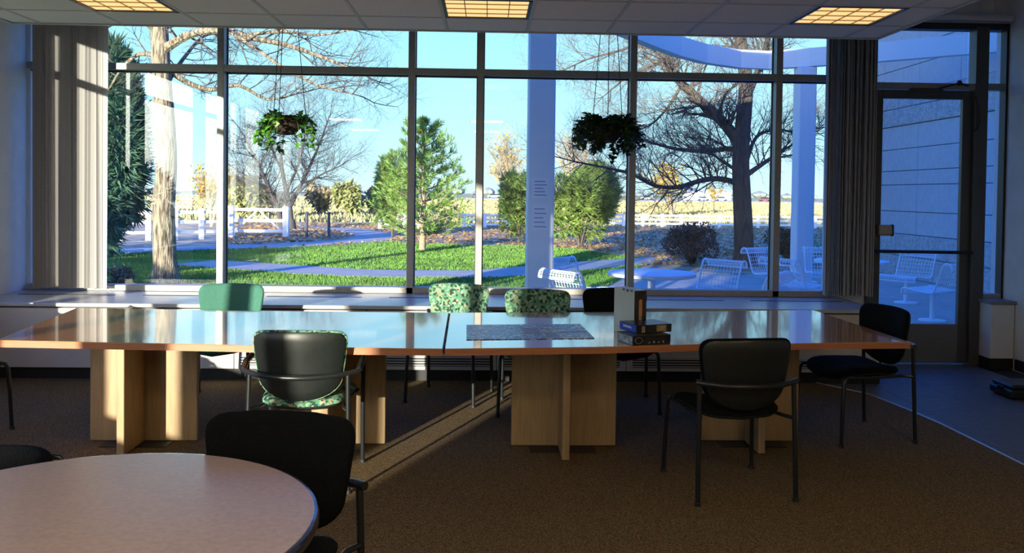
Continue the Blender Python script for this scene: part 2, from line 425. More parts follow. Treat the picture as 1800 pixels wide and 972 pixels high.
# convector bench under the windows
bx0, bx1 = XL+.005, px_x(1543, 7.1, 535)
yb = 7.0
cab = empty('heater_cabinet', ((bx0+bx1)/2, yb, 0)); ox = (bx0+bx1)/2
tag(cab, 'long low grey heater cabinet with vented top running under the front windows', 'heater')
L = lambda x: x-ox
MB().cbox((L(bx0), -.02, .598), (L(bx1), D-yb-.035, .628), .004).ob('worktop', bench_t, cab)
MB().box((L(bx0), .03, .575), (L(bx1), D-yb-.035, .598)).ob('shade_strip', slot_shade_m, cab)  # dark strip standing in for the shade below the worktop edge
npn = 7; pw = (bx1-bx0)/npn
for i in range(npn):
    x0 = L(bx0)+i*pw+.003
    MB().cbox((x0, 0, .10), (x0+pw-.006, .03, .585), .003).ob('front_panel', bench_f, cab)
    if i > 1:
        g = MB().box((x0+.05, -.002, .13), (x0+pw-.056, .004, .21)).ob('grille', slot_shade_m, cab)
        for k in range(4):
            MB().box((x0+.05, -.007, .137+k*.021), (x0+pw-.056, .001, .145+k*.021)).ob('slat', bench_f, g)
    g = MB().box((x0+.12, .52, .6285), (x0+pw-.12, .56, .6295)).ob('top_slot', slot_shade_m, cab)
MB().box((L(bx0), .035, 0), (L(bx1), .8, .10)).ob('toe_kick', black_base, cab)
MB().cbox((L(bx1)-.03, .0, .10), (L(bx1), D-yb-.03, .598), .003).ob('end_panel', bench_f, cab)

# ================================================================ BLINDS
def blind(px0, px1, n, label, seed, yb_, lean):
    r = random.Random(seed)
    x0 = atY(px0, 400, yb_).x; x1 = atY(px1, 400, yb_).x
    t = empty('vertical_blind', ((x0+x1)/2, yb_, .64)); tag(t, label, 'blind', None)
    oxx = (x0+x1)/2
    MB().cbox((x0-oxx-.05, -.03, 2.50), (x1-oxx+.05, .03, 2.54), .004).ob('head_track', white_p, t)
    for i in range(n):
        x = x0+(x1-x0)*(i+.5)/n-oxx + r.uniform(-.006, .006)
        an = lean+r.uniform(-.22, .22); L_ = .055 if lean > 1 else .042
        dx, dy = math.cos(an)*L_, math.sin(an)*L_
        vs = []; fs = []
        nz_ = 2; zs = (.015+r.uniform(0, .01), 2.5)
        sway = r.uniform(-.01, .01)
        sec = []
        for k in range(5):
            s_ = (k-2)/2; bow = .012*(1-s_*s_)
            sec.append((dx*s_-math.sin(an)*bow, dy*s_+math.cos(an)*bow))
        for z in zs:
            sh = sway if z < 1 else 0
            for o_ in (0, .0025):
                for (a, b) in sec: vs.append((x+a-math.sin(an)*o_+sh, b+math.cos(an)*o_, z))
        for k in range(4):
            fs += [(k, k+1, 11+k, 10+k), (5+k+1, 5+k, 15+k, 16+k), (k+1, k, 5+k, 6+k), (10+k, 11+k, 16+k, 15+k)]
        fs += [(0, 10, 15, 5), (4, 9, 19, 14)]
        MB().add(vs, fs).ob('vane', vane_m, t)
blind(64, 184, 22, 'grey vertical blind drawn back at the left end of the windows', 3, D-.20, .35)
blind(1447, 1536, 20, 'dark vertical blind drawn back between the last window and the glass door', 5, D-.19, 1.25)

# ================================================================ CONFERENCE TABLES
ZTAB = .737; TH = .038
fr_e = [(-8,598),(80,599.5),(173,601.5),(280,603.5),(386,605.5),(500,608.5),(616,610.8),(700,612),(780,612.8)]
fr_r = [(780,612.8),(850,612),(950,611),(1050,609.5),(1115,608),(1230,605),(1393,603.5),(1500,602),(1600,601)]
bk_l = [(135,541),(400,545.5),(600,548),(790,549.5)]
bk_r = [(790,549.5),(1000,549),(1200,547.5),(1430,545)]
def conf(front, back, label, gap0, gap1, peds):
    f = [atz(x, y, ZTAB) for x, y in front]; b = [atz(x, y, ZTAB) for x, y in back]
    f = [(p.x, p.y) for p in f]; b = [(p.x, p.y) for p in b]
    f[-1] = (f[-1][0]-gap1, f[-1][1]); b[-1] = (b[-1][0]-gap1, b[-1][1]); f[0] = (f[0][0]+gap0, f[0][1]); b[0] = (b[0][0]+gap0, b[0][1])
    out = f+b[::-1]
    cx = sum(p[0] for p in out)/len(out); cy = 5.3
    t = empty('conference_table', (cx, cy, 0)); tag(t, label, 'table')
    out = [(x-cx, y-cy) for x, y in out]
    ins = lambda k: [(x*(1-k), y*(1-k)) for x, y in out]
    MB().prism(ins(.002), ZTAB-.004, ZTAB).ob('tabletop', wood_top, t)
    MB().prism(out, ZTAB-TH, ZTAB-.0042).ob('edge_band', wood_edge, t)
    for x0, x1, y, yf, xe, yr in peds:
        p = MB().cbox((x0-cx, y-cy-.02, .012), (x1-cx, y-cy+.02, ZTAB-TH), .003).ob('pedestal', maple, t)
        MB().cbox((xe-cx-.022, yf-cy, .012), (xe-cx+.022, yr-cy, ZTAB-TH), .003).ob('cross_panel', maple, p)
        MB().box((xe-cx-.20, y-cy-.15, 0), (xe-cx+.20, y-cy+.15, .012)).ob('glide_plate', black_base, p)
conf(fr_e, bk_l, 'left half of the long cherry conference table, standing nearer the left wall', 0, .006,
     [(-2.42, -1.77, 5.30, 4.98, -2.11, 5.62), (-1.25, -.61, 5.25, 4.95, -.93, 5.58)])
conf(fr_r, bk_r, 'right half of the long cherry conference table, carrying the boxes and puzzle', .006, 0,
     [(.165, .81, 5.23, 4.92, .475, 5.58), (1.37, 1.99, 5.35, 5.06, 1.67, 5.66)])

# ================================================================ CHAIRS
def outline_back():
    pts = []
    # starts bottom centre, goes right and up; (x, z) in metres, z from .47 to .84
    W = .245
    for k in range(9):                       # bottom half ellipse
        a = -PI/2 + (PI/2)*k/8
        pts.append((W*.90*math.cos(a), .60+.135*math.sin(a)))
    pts += [(W*.935, .65), (W*.97, .71), (W*1.0, .77)]
    for k in range(5):
        a = (PI/2)*k/4
        pts.append((W-.055+.055*math.cos(a), .79+.05*math.sin(a)))
    pts.append((W*.4, .845))
    left = [(-x, z) for x, z in pts[::-1]]
    return pts + [(0, .846)] + left[:-1]
def outline_seat():
    pts = []
    W, B, Fr = .235, -.215, .235
    for k in range(5): a = -PI/2+(PI/2)*k/4; pts.append((W-.10+.08*math.cos(a), B+.08+.08*math.sin(a)))
    pts += [(W-.005, 0), (W, .1)]
    for k in range(5): a = (PI/2)*k/4; pts.append((W-.09+.09*math.cos(a), Fr-.07+.07*math.sin(a)))
    return pts + [(0, Fr+.02)] + [(-x, y) for x, y in pts[::-1]] + [(0, B)]
def pillow(ol, c, rings, fmap):
    """ol 2D outline, rings list of (scale, offset); fmap(u,v,off)->3D"""
    n = len(ol); vs = []
    for s_, o in rings:
        for u, v in ol:
            vs.append(fmap(c[0]+(u-c[0])*s_, c[1]+(v-c[1])*s_, o))
    k = len(rings); fs = [(i*n+j, i*n+(j+1)%n, (i+1)*n+(j+1)%n, (i+1)*n+j) for i in range(k-1) for j in range(n)]
    fs += [tuple(range(n))[::-1], tuple(range((k-1)*n, k*n))]
    return MB().add(vs, fs)
def bmap(u, z, off):
    t = (z-.47)/.37
    y = -.245 - .045*t + .9*u*u
    return (u, y+off, z)
def smap(u, v, off):
    z = .438 - .035*max(0, (v-.08)/.16)**2 - .012*(1-abs(u)/.24) + .25*u*u
    return (u, v, z+off)
OB, OS = outline_back(), outline_seat()
def make_chair(name, label, fab, arms=False, group='guest chairs around the tables'):
    t = empty(name); tag(t, label, 'chair', group)
    pillow(OB, (0, .66), [(.15, .002), (.5, .002), (.90, .002), (1, .006), (1.0, .018), (.965, .030), (.85, .038), (.6, .040), (.3, .040), (.08, .040)], bmap).ob('backrest', fab, t, True)
    pillow(OB, (0, .655), [(.1, -.018), (.4, -.018), (.7, -.018), (.90, -.014), (.955, -.008), (.955, .001), (.5, .001), (.15, .001)], bmap).ob('back_shell', black_pl, t, True)
    pillow(OS, (0, 0), [(.2, 0), (.6, 0), (.93, .0), (1, .006), (1.0, .022), (.95, .036), (.8, .044), (.5, .044), (.2, .044)], smap).ob('seat', fab, t, True)
    pillow(OS, (0, 0), [(.3, -.026), (.7, -.024), (.93, -.014), (.97, -.004), (.97, .002), (.6, .002), (.2, .002)], smap).ob('seat_pan', black_pl, t, True)
    r = .0125
    for sx in (-1, 1):
        o = MB().tube([(sx*.262, -.275, .006), (sx*.258, -.262, .3), (sx*.252, -.250, .612)], r, 10).ob('leg', tube_m, t, True)
        MB().lathe([(.010, 0), (.016, .001), (.016, .022), (.012, .026)], 10, (sx*.262, -.275)).ob('foot_glide', black_base, o)
        if arms:
            pth = [(sx*.262, .235, .006), (sx*.262, .225, .35), (sx*.266, .215, .60), (sx*.268, .20, .655), (sx*.272, .16, .675)]
        else:
            pth = [(sx*.262, .255, .006), (sx*.256, .245, .25), (sx*.250, .235, .405), (sx*.247, .222, .430), (sx*.240, .19, .436)]
        o = MB().tube(pth, r, 10).ob('leg', tube_m, t, True)
        MB().lathe([(.010, 0), (.016, .001), (.016, .022), (.012, .026)], 10, (sx*.262, pth[0][1])).ob('foot_glide', black_base, o)
        MB().tube([(sx*.240, .19, .436), (sx*.215, .12, .425), (sx*.215, -.12, .425), (sx*.225, -.20, .43), (sx*.256, -.255, .43)], .010, 8).ob('side_rail', tube_m, t, True)
        if arms:
            MB().tube([(sx*.30, -.20, .625), (sx*.305, -.12, .655), (sx*.292, .05, .685), (sx*.272, .16, .675)], .017, 10).ob('armrest', tube_m, t, True)
    bp_ = []
    e = .30 if arms else .270
    for k in range(13):
        s_ = (k-6)/6
        bp_.append((s_*e, -.335+(.135 if arms else .085)*abs(s_)**2.4, .612+.010*s_*s_))
    MB().tube(bp_, .0145, 10).ob('back_bar', tube_m, t, True)
    return t
ch_pat_arm = make_chair('guest_chair', 'leaf-patterned green armchair with its black back to the camera at the left table half', LEAFFAB, True)
ch_pat = make_chair('guest_chair', 'x', LEAFFAB)
ch_blk = make_chair('guest_chair', 'x', fab_blk)
ch_teal = make_chair('guest_chair', 'plain teal chair behind the left table half, beside the second mullion', fab_teal)
index_kids()
def place(o, x, y, deg, label=None):
    o.location = (x, y, 0); o.rotation_euler = (0, 0, math.radians(deg))
    if label: o['label'] = label
    return o
place(ch_pat_arm, -.96, 4.66, 0)
place(ch_teal, -1.93, 6.30, 180)
place(ch_pat, -.27, 6.47, 165, 'leaf-patterned green chair turned sideways behind the seam between the table halves')
place(copy_tree(ch_pat), .37, 6.12, 176, 'leaf-patterned green chair behind the table, left of the black one beside the boxes')
place(ch_blk, 1.30, 4.52, 7, 'black chair with curved back bar in front of the right table half')
place(copy_tree(ch_blk), .98, 6.24, 180, 'black chair behind the table, partly hidden by the tall box')
place(copy_tree(ch_blk), 2.42, 5.52, 101, 'black chair at the right end of the table, near the glass door')
place(copy_tree(ch_blk), -.68, 2.50, 172, 'black chair tucked behind the round table in the foreground')
place(copy_tree(ch_blk), -2.02, 3.38, -95, 'black chair whose seat corner shows at the left frame edge above the round table')
place(copy_tree(ch_blk), -3.29, 5.28, -90, 'black chair at the left end of the table, cut by the left frame edge')

# ================================================================ ROUND TABLE
rt = empty('round_table', (-1.0, 2.10, 0)); tag(rt, 'round brown laminate table with dark edge in the left foreground', 'table')
RR = .585
MB().lathe([(.02, .7372), (RR-.02, .7372), (RR-.012, .7365), (RR-.012, .712), (.02, .712)][::-1], 96).ob('tabletop', round_m, rt, True)
MB().lathe([(RR-.013, .704), (RR-.004, .705), (RR, .712), (RR, .728), (RR-.005, .7355), (RR-.013, .7366)], 96).ob('edge_band', blue_edge, rt, True)
MB().lathe([(.038, .02), (.038, .70), (.12, .708), (.12, .712)], 24).ob('column', tube_m, rt, True)
for k in range(4):
    a = k*PI/2+.6
    MB().tube([(math.cos(a)*.03, math.sin(a)*.03, .06), (math.cos(a)*.25, math.sin(a)*.25, .05), (math.cos(a)*.42, math.sin(a)*.42, .018)], [.03, .022, .016], 8).ob('foot', tube_m, rt, True)

# ================================================================ THINGS ON THE TABLE
def puzzle_mat():
    m = bpy.data.materials.new('puzzle_print'); m.use_nodes = True; n = m.node_tree; b = n.nodes['Principled BSDF']
    t = n.nodes.new('ShaderNodeTexCoord'); v = n.nodes.new('ShaderNodeTexVoronoi'); v.inputs['Scale'].default_value = 75
    n.links.new(t.outputs['Object'], v.inputs[0]); s = n.nodes.new('ShaderNodeSeparateColor'); n.links.new(v.outputs['Color'], s.inputs[0])
    r = n.nodes.new('ShaderNodeValToRGB'); n.links.new(s.outputs[0], r.inputs[0]); cr = r.color_ramp; cr.interpolation = 'CONSTANT'
    for i, (p, c) in enumerate([(0, (.02,.05,.12)), (.3, (.10,.20,.38)), (.5, (.45,.50,.52)), (.65, (.12,.12,.10)), (.8, (.30,.24,.14)), (.9, (.6,.62,.6))]):
        e = cr.elements[i] if i < 2 else cr.elements.new(p)
        e.position = p; e.color = (*c, 1)
    n.links.new(r.outputs[0], b.inputs['Base Color']); b.inputs['Roughness'].default_value = .35; return m
q4 = [atz(x, y, ZTAB+.003) for x, y in ((820,597),(1045,594.5),(1020,569.5),(820,571))]
pcx = sum(p.x for p in q4)/4; pcy = sum(p.y for p in q4)/4
pz = empty('jigsaw_puzzle', (pcx, pcy, ZTAB)); tag(pz, 'finished blue and grey jigsaw puzzle lying flat on the right table half', 'puzzle')
MB().prism([(p.x-pcx, p.y-pcy) for p in q4], .0005, .0035).ob('puzzle_sheet', puzzle_mat(), pz)
line = MB()
tanline = mat('tan_road_lines', (.42,.36,.26), .5)
def onq(u, v): 
    a = q4[0].lerp(q4[1], u); b = q4[3].lerp(q4[2], u); c = a.lerp(b, v); return (c.x-pcx, c.y-pcy, .0039)
for (u0, v0, u1, v1) in ((.45,0,.45,1),(.45,.35,1,.45),(.62,0,.60,1),(.74,0,.76,1),(.45,.7,.76,.65),(.86,0,.82,1)):
    a, b = onq(u0, v0), onq(u1, v1); line.tube([a, b], .0022, 4)
line.ob('road_lines', tanline, pz)
for u0, u1, v0, v1 in ((.47,.60,.38,.66), (.63,.73,.05,.35)):
    c = [onq(u0,v0), onq(u1,v0), onq(u1,v1), onq(u0,v1)]
    MB().prism([(x, y) for x, y, z in c], .0036, .0042).ob('printed_patch', mat('puzzle_patch', (.16,.12,.16), .4, var=.3, scale=60), pz)

# boxes: each a rotated frame with front faces
blk_card = mat('black_card', (.02,.02,.022), .3, var=.4, scale=18)
grey_card = mat('silver_card', (.42,.44,.40), .32, var=.08, scale=5)
def text(s, size, m, parent, loc, rot, name='lettering'):
    cu = bpy.data.curves.new('t', 'FONT'); cu.body = s; cu.size = size; cu.extrude = .0004; cu.align_x = 'CENTER'; cu.align_y = 'CENTER'
    o = bpy.data.objects.new('t', cu); C.objects.link(o); dg = bpy.context.evaluated_depsgraph_get()
    me = bpy.data.meshes.new_from_object(o.evaluated_get(dg)); me.materials.clear(); me.materials.append(m)
    bpy.data.objects.remove(o); r = bpy.data.objects.new(name, me); C.objects.link(r); r.parent = parent; r.location = loc; r.rotation_euler = rot; return r
whitep = mat('white_print', (.8,.8,.8), .4)
def frame3(pl, pc, pr, z):
    """pixel points left-end, near corner, right-end at height z -> corner + two edge vectors"""
    a, b, c = atz(*pl, z), atz(*pc, z), atz(*pr, z); return b, a-b, c-b
# flat boxes
cpt_ = atz(1112.5, 608, ZTAB); cup_ = atz(1119.5, 586.5, ZTAB+.053); ang = math.radians(18.5); WX = .232
hb_ = .052
def card_box(name, label, w_, d_, h_, z, dx, dy, mats, cp=None, an=0):
    cp = cp or cpt_
    t = empty(name, (cp.x, cp.y, z), ang+an); tag(t, label, 'box', None)
    # local: x along right face, y away
    MB().cbox((dx, dy, 0), (dx+w_, dy+d_, h_*.93), .001).ob('body', mats[0], t)
    MB().box((dx-.0012, dy-.0012, h_*.10), (dx+w_+.0012, dy+d_+.0012, h_)).ob('lid', mats[1], t)
    return t
# depth direction: perpendicular to right face; length from left face pixels
DB = .18
lowb = card_box('puzzle_box', 'lower flat dark puzzle box with grey picture end, under the blue-ended one', WX, DB, hb_, ZTAB+.0002, 0, 0, (blk_card, blk_card))
def left_print(t, dx, dy, d_, h_, m, zb=.006):
    return MB().box((dx-.0025, dy+.006, zb), (dx-.0013, dy+d_-.006, h_-.004)).ob('end_print', m, t)
left_print(lowb, 0, 0, DB, hb_, mat('grey_picture', (.30,.34,.36), .35, col2=(.08,.10,.12), scale=40))
g = MB()
for k in range(24): pass
g.tube([(.035+.022*math.cos(a*PI/8), -.0022, .027+.017*math.sin(a*PI/8)) for a in range(17)], .0014, 4)
g.ob('round_emblem', mat('dull_emblem', (.25,.24,.20), .4), lowb)
for k, x in enumerate((.10, .13, .16, .19)):
    MB().box((x*WX/.24, -.0024, .010), (x*WX/.24+.008, -.0013, .016+.004*(k%2))).ob('printed_mark', mat('pale_print', (.45,.40,.30), .4), lowb)
upb = card_box('puzzle_box', 'upper flat puzzle box with bright blue end and black side, on top of another', WX*.97, DB*1.02, .046, ZTAB+hb_+.0006, 0, 0, (blk_card, blk_card), cup_, math.radians(3))
blue_c = mat('bright_blue_card', (.01,.06,.55), .3)
left_print(upb, 0, 0, DB*1.02, .046, blue_c)
for k in range(9):
    MB().box((-.0038, DB*.30+k*.010, .020+.003*(k%2)), (-.0024, DB*.30+k*.010+.006, .030+.002*(k%3))).ob('printed_mark', whitep, upb)
MB().box((WX*.55, -.0026, .006), (WX*.82, -.0012, .040)).ob('tan_picture', mat('tan_picture', (.34,.24,.13), .4, var=.2, scale=40), upb)
MB().box((WX*.13, -.0026, .004), (WX*.22, -.0012, .040)).ob('tan_strip', mat('tan_picture', (.34,.24,.13)), upb)
# tall box
c2 = atz(1114, 593, ZTAB); an2 = math.radians(21); W2 = .079
ht = H + c2.y*((344.5-514)/FPX) - ZTAB
tb = empty('tall_puzzle_box', (c2.x, c2.y, ZTAB+.0003), an2); tag(tb, 'tall silver and black box standing upright behind the two flat boxes', 'box')
DL = .235
MB().cbox((0, 0, 0), (W2, DL, ht), .002).ob('body', grey_card, tb)
MB().box((.001, -.0015, 0), (W2+.001, 0, ht-.001)).ob('spine', blk_card, tb)
MB().box((W2, 0, 0), (W2+.0015, DL, ht-.001)).ob('side', blk_card, tb)
q = MB(); rr_ = .011
q.prism([(rr_*math.cos(a*PI/8), .04*(1 if 0 < a < 8 else -1 if a > 8 else 0)+rr_*math.sin(a*PI/8)) for a in range(16)], 0, .001)
o = q.ob('orange_panel', mat('orange_label', (.55,.25,.10), .4), tb); o.location = (W2*.52, -.0016, ht*.62); o.rotation_euler = (PI/2, 0, 0)
text('1500', .028, mat('cream_print', (.7,.62,.45), .4), tb, (W2*.52, -.002, ht*.34), (PI/2, -PI/2, 0), 'lettering')
dg_ = MB()
for k in range(3): dg_.box((-.001, .02+.045*k, ht-.010-.005*(k%2)), (.006, .045+.045*k, ht+.0006))
dg_.ob('torn_flap', blk_card, tb)

# black case at right edge
bc = atz(1778, 704, 0)
t = empty('equipment_case', (bc.x, bc.y, 0)); tag(t, 'low black case on the grey tiles, cut by the right frame edge', 'case')
MB().cbox((0, 0, .01), (.42, .30, .075), .012).ob('body', black_pl, t)
MB().cbox((.01, .01, .077), (.41, .29, .115), .014).ob('lid', black_pl, t)
MB().cbox((-.008, .10, .06), (.004, .18, .09), .003).ob('latch', tube_m, t)

# ================================================================ HANGING BASKETS
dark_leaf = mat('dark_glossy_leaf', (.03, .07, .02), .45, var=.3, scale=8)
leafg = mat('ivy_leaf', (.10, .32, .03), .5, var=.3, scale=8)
basket_m = mat('dark_woven_basket', (.035, .022, .015), .8, var=.4, scale=60, bump=.8)
def leaf_geo(mb, p, d, up, L_, W_):
    d = d.normalized(); s = d.cross(up)
    s = s.normalized() if s.length > 1e-4 else d.orthogonal().normalized()
    n = s.cross(d)
    q = [p, p+d*L_*.35+s*W_*.5+n*W_*.12, p+d*L_, p+d*L_*.35-s*W_*.5+n*W_*.12, p+d*L_*.5]
    mb.add(q, [(0, 1, 4), (1, 2, 4), (2, 3, 4), (3, 0, 4)])
def basket(px, py, Y, w_px, label, seed, trails, leafy, name='hanging_basket'):
    r = random.Random(seed); c = atY(px, py, Y); rad = w_px/2*Y/FPX
    t = empty(name, c); tag(t, label, 'plant')
    MB().lathe([(.02, -rad*.95), (rad*.45, -rad*.90), (rad*.8, -rad*.5), (rad*.97, -.02), (rad, .0), (rad*.94, .0), (rad*.9, -.03), (.02, -.04)], 24).ob('basket', basket_m, t, True)
    top = ZH-c.z
    for k in range(3):
        a = 2*PI*k/3+.4
        MB().tube([(rad*math.cos(a), rad*math.sin(a), 0), (rad*.15*math.cos(a), rad*.15*math.sin(a), top-.1), (0, 0, top)], .003, 4).ob('hanger_wire', tube_m, t)
    lf = MB(); st_ = MB(); nl = 0
    for k in range(trails):
        a = r.uniform(0, 2*PI); ln = r.uniform(.3, 1.0)*leafy[1]
        p = Vector((math.cos(a)*rad*r.uniform(.2, .9), math.sin(a)*rad*.9, .01)); d = Vector((math.cos(a), math.sin(a), r.uniform(.3, 1.2)*leafy[2])).normalized()
        pts = [p.copy()]; seg = .035
        for s_ in range(int(ln/seg)):
            d = (d+Vector((r.uniform(-.2,.2), r.uniform(-.2,.2), -.28*leafy[3]))).normalized(); p = p+d*seg
            if c.y+p.y > D-.14: p.y = D-.14-c.y
            pts.append(p.copy())
            for q_ in range(leafy[0]):
                dd = Vector((r.uniform(-1,1), r.uniform(-1,1), r.uniform(-.9,.5)))
                b_ = p+dd*.006
                if c.y+b_.y+dd.normalized().y*.045 > D-.12: dd.y = -abs(dd.y)
                leaf_geo(lf, b_, dd, Vector((r.uniform(-.4,.4), r.uniform(-.4,.4), 1)), r.uniform(.045, .072), r.uniform(.036, .055)); nl += 1
        if len(pts) > 1: st_.tube(pts, .002, 4, False)
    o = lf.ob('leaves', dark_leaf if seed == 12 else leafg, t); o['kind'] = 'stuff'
    st_.ob('stems', mat('vine_stem', (.10,.13,.04), .7), t)
    return t
basket(503, 205, 6.85, 68, 'dark hanging basket with lit green vines trailing below, left of centre', 11, 30, (2, .40, .5, 1.5))
basket(1068, 222, 6.85, 62, 'bushy dark hanging plant silhouetted before the fourth mullion', 12, 110, (3, .36, 1.9, 1.7))
bb = basket(503, 205, 4.2, 68, 'third hanging basket near the left wall windows', 13, 26, (1, .30, .6, 1.0))
bb.location = (-3.3, 4.4, 2.05)

# ================================================================ OUTSIDE
pav = mat('concrete_paving', (.46, .42, .35), .85, var=.08, scale=3)
dirt = mat('leaf_litter_ground', (.26, .19, .12), .95, col2=(.80, .60, .34), scale=1.6, detail=9, contrast=(.3, .7))
field = mat('dry_field_grass', (.46, .38, .13), .95, col2=(.62, .54, .20), scale=.25, detail=8)
lawn_m = mat('lawn_base', (.10, .24, .02), .95, col2=(.22, .42, .04), scale=2.5, detail=8)
blade_m = mat('grass_blades', (.12, .25, .035), .8, var=.3, scale=1.2)
lot_m = mat('asphalt_lot', (.55, .53, .50), .9)
gr = struct(MB().prism([(-400, D+.12), (400, D+.12), (400, 2500), (-400, 2500)], GZ-.4, GZ-.02).ob('ground', field))
struct(MB().prism([(-60, -60), (XL-.2, -60), (XL-.2, D+.12), (-60, D+.12)], GZ-.4, GZ-.02).ob('ground_beside', lawn_m)).name = 'side_ground'
G = lambda x, y: atz(x, y, GZ)
pt = lambda l: [(G(x, y).x, G(x, y).y) for x, y in l]
dpoly = [(-40, D+.13)]+[(-40, 44)]+[(60, 46), (60, D+.13)]
struct(MB().prism(dpoly, GZ-.1, GZ-.012).ob('leafy_ground', dirt))
lawn_poly = [(-30, D+.14)]+[(-30, G(200,436).y)]+pt([(345,439),(480,436),(600,431),(680,424),(735,428),(850,431),(940,432),(1030,440),(1085,448),(1150,455)])+[(2.2, 15.5), (.9, 13.5), (-.1, 11.0), (-.3, D+.14)]
struct(MB().prism(lawn_poly, GZ-.05, GZ-.004).ob('lawn', lawn_m))
struct(MB().prism([(-200, 330), (200, 330), (200, 250), (-200, 250)][::-1], GZ-.05, GZ+.02).ob('parking_lot', lot_m))
patio_poly = [(-.3, D+.14), (-.1, 11.0), (.9, 13.5), (2.2, 15.5), (4, 17.6), (8.9, 19.2), (8.9, D+.14)]
pa = struct(MB().prism(patio_poly, GZ-.05, GZ).ob('patio', pav))
def strip(pts, wd, name, z1=GZ+.004, m=pav):
    P = [Vector((x, y, 0)) for x, y in pts]; l, r = [], []
    for i, p in enumerate(P):
        t = (P[min(i+1, len(P)-1)]-P[max(i-1, 0)]).normalized(); n = Vector((-t.y, t.x, 0))
        l.append(p+n*wd/2); r.append(p-n*wd/2)
    mb = MB(); k = len(P)
    vs = [(p.x, p.y, z) for z in (GZ-.04, z1) for p in l+r]
    fs = []
    for i in range(k-1):
        fs += [(2*k+i, 2*k+k+i, 2*k+k+i+1, 2*k+i+1), (i, i+1, k+i+1, k+i), (i, 2*k+i, 2*k+i+1, i+1), (k+i+1, 3*k+i+1, 3*k+i, k+i)]
    fs += [(0, k, 3*k, 2*k), (k-1, 3*k-1, 4*k-1, 2*k-1)][:0]
    return struct(mb.add(vs, fs).ob(name, m))
pathA = pt([(340,461),(400,465),(480,470),(560,476),(640,480),(720,481),(790,481),(850,481),(920,476),(1000,469),(1066,463),(1130,459),(1190,456)])
pathB = pt([(200,442),(345,436),(420,434),(500,431),(580,427),(640,422),(662,416),(650,410),(620,405),(580,402),(540,400)])
strip(pathA, 1.5, 'garden_path'); strip(pathB, 1.6, 'winding_path')

def dist_poly(p, pl):
    b = 1e9
    for (x0, y0), (x1, y1) in zip(pl[:-1], pl[1:]):
        dx, dy = x1-x0, y1-y0; t = max(0, min(1, ((p[0]-x0)*dx+(p[1]-y0)*dy)/(dx*dx+dy*dy+1e-9)))
        b = min(b, math.hypot(p[0]-x0-t*dx, p[1]-y0-t*dy))
    return b
def inside(p, poly):
    c = False; n = len(poly)
    for i in range(n):
        (x0, y0), (x1, y1) = poly[i], poly[i-1]
        if (y0 > p[1]) != (y1 > p[1]) and p[0] < (x1-x0)*(p[1]-y0)/(y1-y0)+x0: c = not c
    return c
# grass blades
rg = random.Random(21); vs = []; fs = []
k = 0
while k < 90000:
    Y = 11.5*math.exp(rg.random()*math.log(31/11.5)); lo, hi = (150-840)/FPX*Y, (1170-840)/FPX*Y
    X = rg.uniform(lo, hi)
    if not inside((X, Y), lawn_poly) or dist_poly((X, Y), pathA) < .8 or dist_poly((X, Y), pathB) < .85: k += .2; continue
    s_ = Y/15; h = rg.uniform(.03, .06); a = rg.uniform(0, 2*PI); w_ = .008*s_
    dx, dy = math.cos(a)*w_, math.sin(a)*w_; lx, ly = rg.uniform(-.03, .03), rg.uniform(-.03, .03)
    o = len(vs); vs += [(X-dx, Y-dy, GZ-.004), (X+dx, Y+dy, GZ-.004), (X+lx, Y+ly, GZ+h)]; fs.append((o, o+1, o+2)); k += 1
gb = MB().add(vs, fs).ob('grass', blade_m); tag(gb, 'short green lawn grass outside the front windows', 'grass', kind='stuff')
# leaf litter
vs, fs = [], []
for k in range(20000):
    Y = rg.uniform(20, 44.5); X = rg.uniform((380-840)/FPX*Y, (1450-840)/FPX*Y)
    if inside((X, Y), lawn_poly) or dist_poly((X, Y), pathB) < .8: continue
    o = len(vs); s_ = rg.uniform(.05, .10)
    for q in range(3): a = q*2.1+rg.random(); vs.append((X+math.cos(a)*s_, Y+math.sin(a)*s_, GZ+rg.uniform(-.005, .09)))
    fs.append((o, o+1, o+2))
lt = MB().add(vs, fs).ob('fallen_leaves', mat('fallen_leaf', (.42,.26,.10), .8, var=.4, scale=2)); tag(lt, 'tan fallen leaves scattered on the ground before the fence', 'leaves', kind='stuff')

vs, fs = [], []
for k in range(45000):
    Y = 47*math.exp(rg.random()*math.log(240/47)); X = rg.uniform((150-840)/FPX*Y, (1560-840)/FPX*Y)
    o = len(vs); a = rg.uniform(0, 2*PI); w_ = .0022*Y; h = rg.uniform(.10, .35)
    vs += [(X-math.cos(a)*w_, Y-math.sin(a)*w_, GZ-.03), (X+math.cos(a)*w_, Y+math.sin(a)*w_, GZ-.03), (X+rg.uniform(-.1,.1), Y+rg.uniform(-.1,.1), GZ+h)]; fs.append((o, o+1, o+2))
df = MB().add(vs, fs).ob('dry_grass', mat('dry_grass_stalks', (.40,.35,.16), .85, var=.3, scale=.3)); tag(df, 'tall dry yellow grass of the open field beyond the white fence', 'grass', kind='stuff')

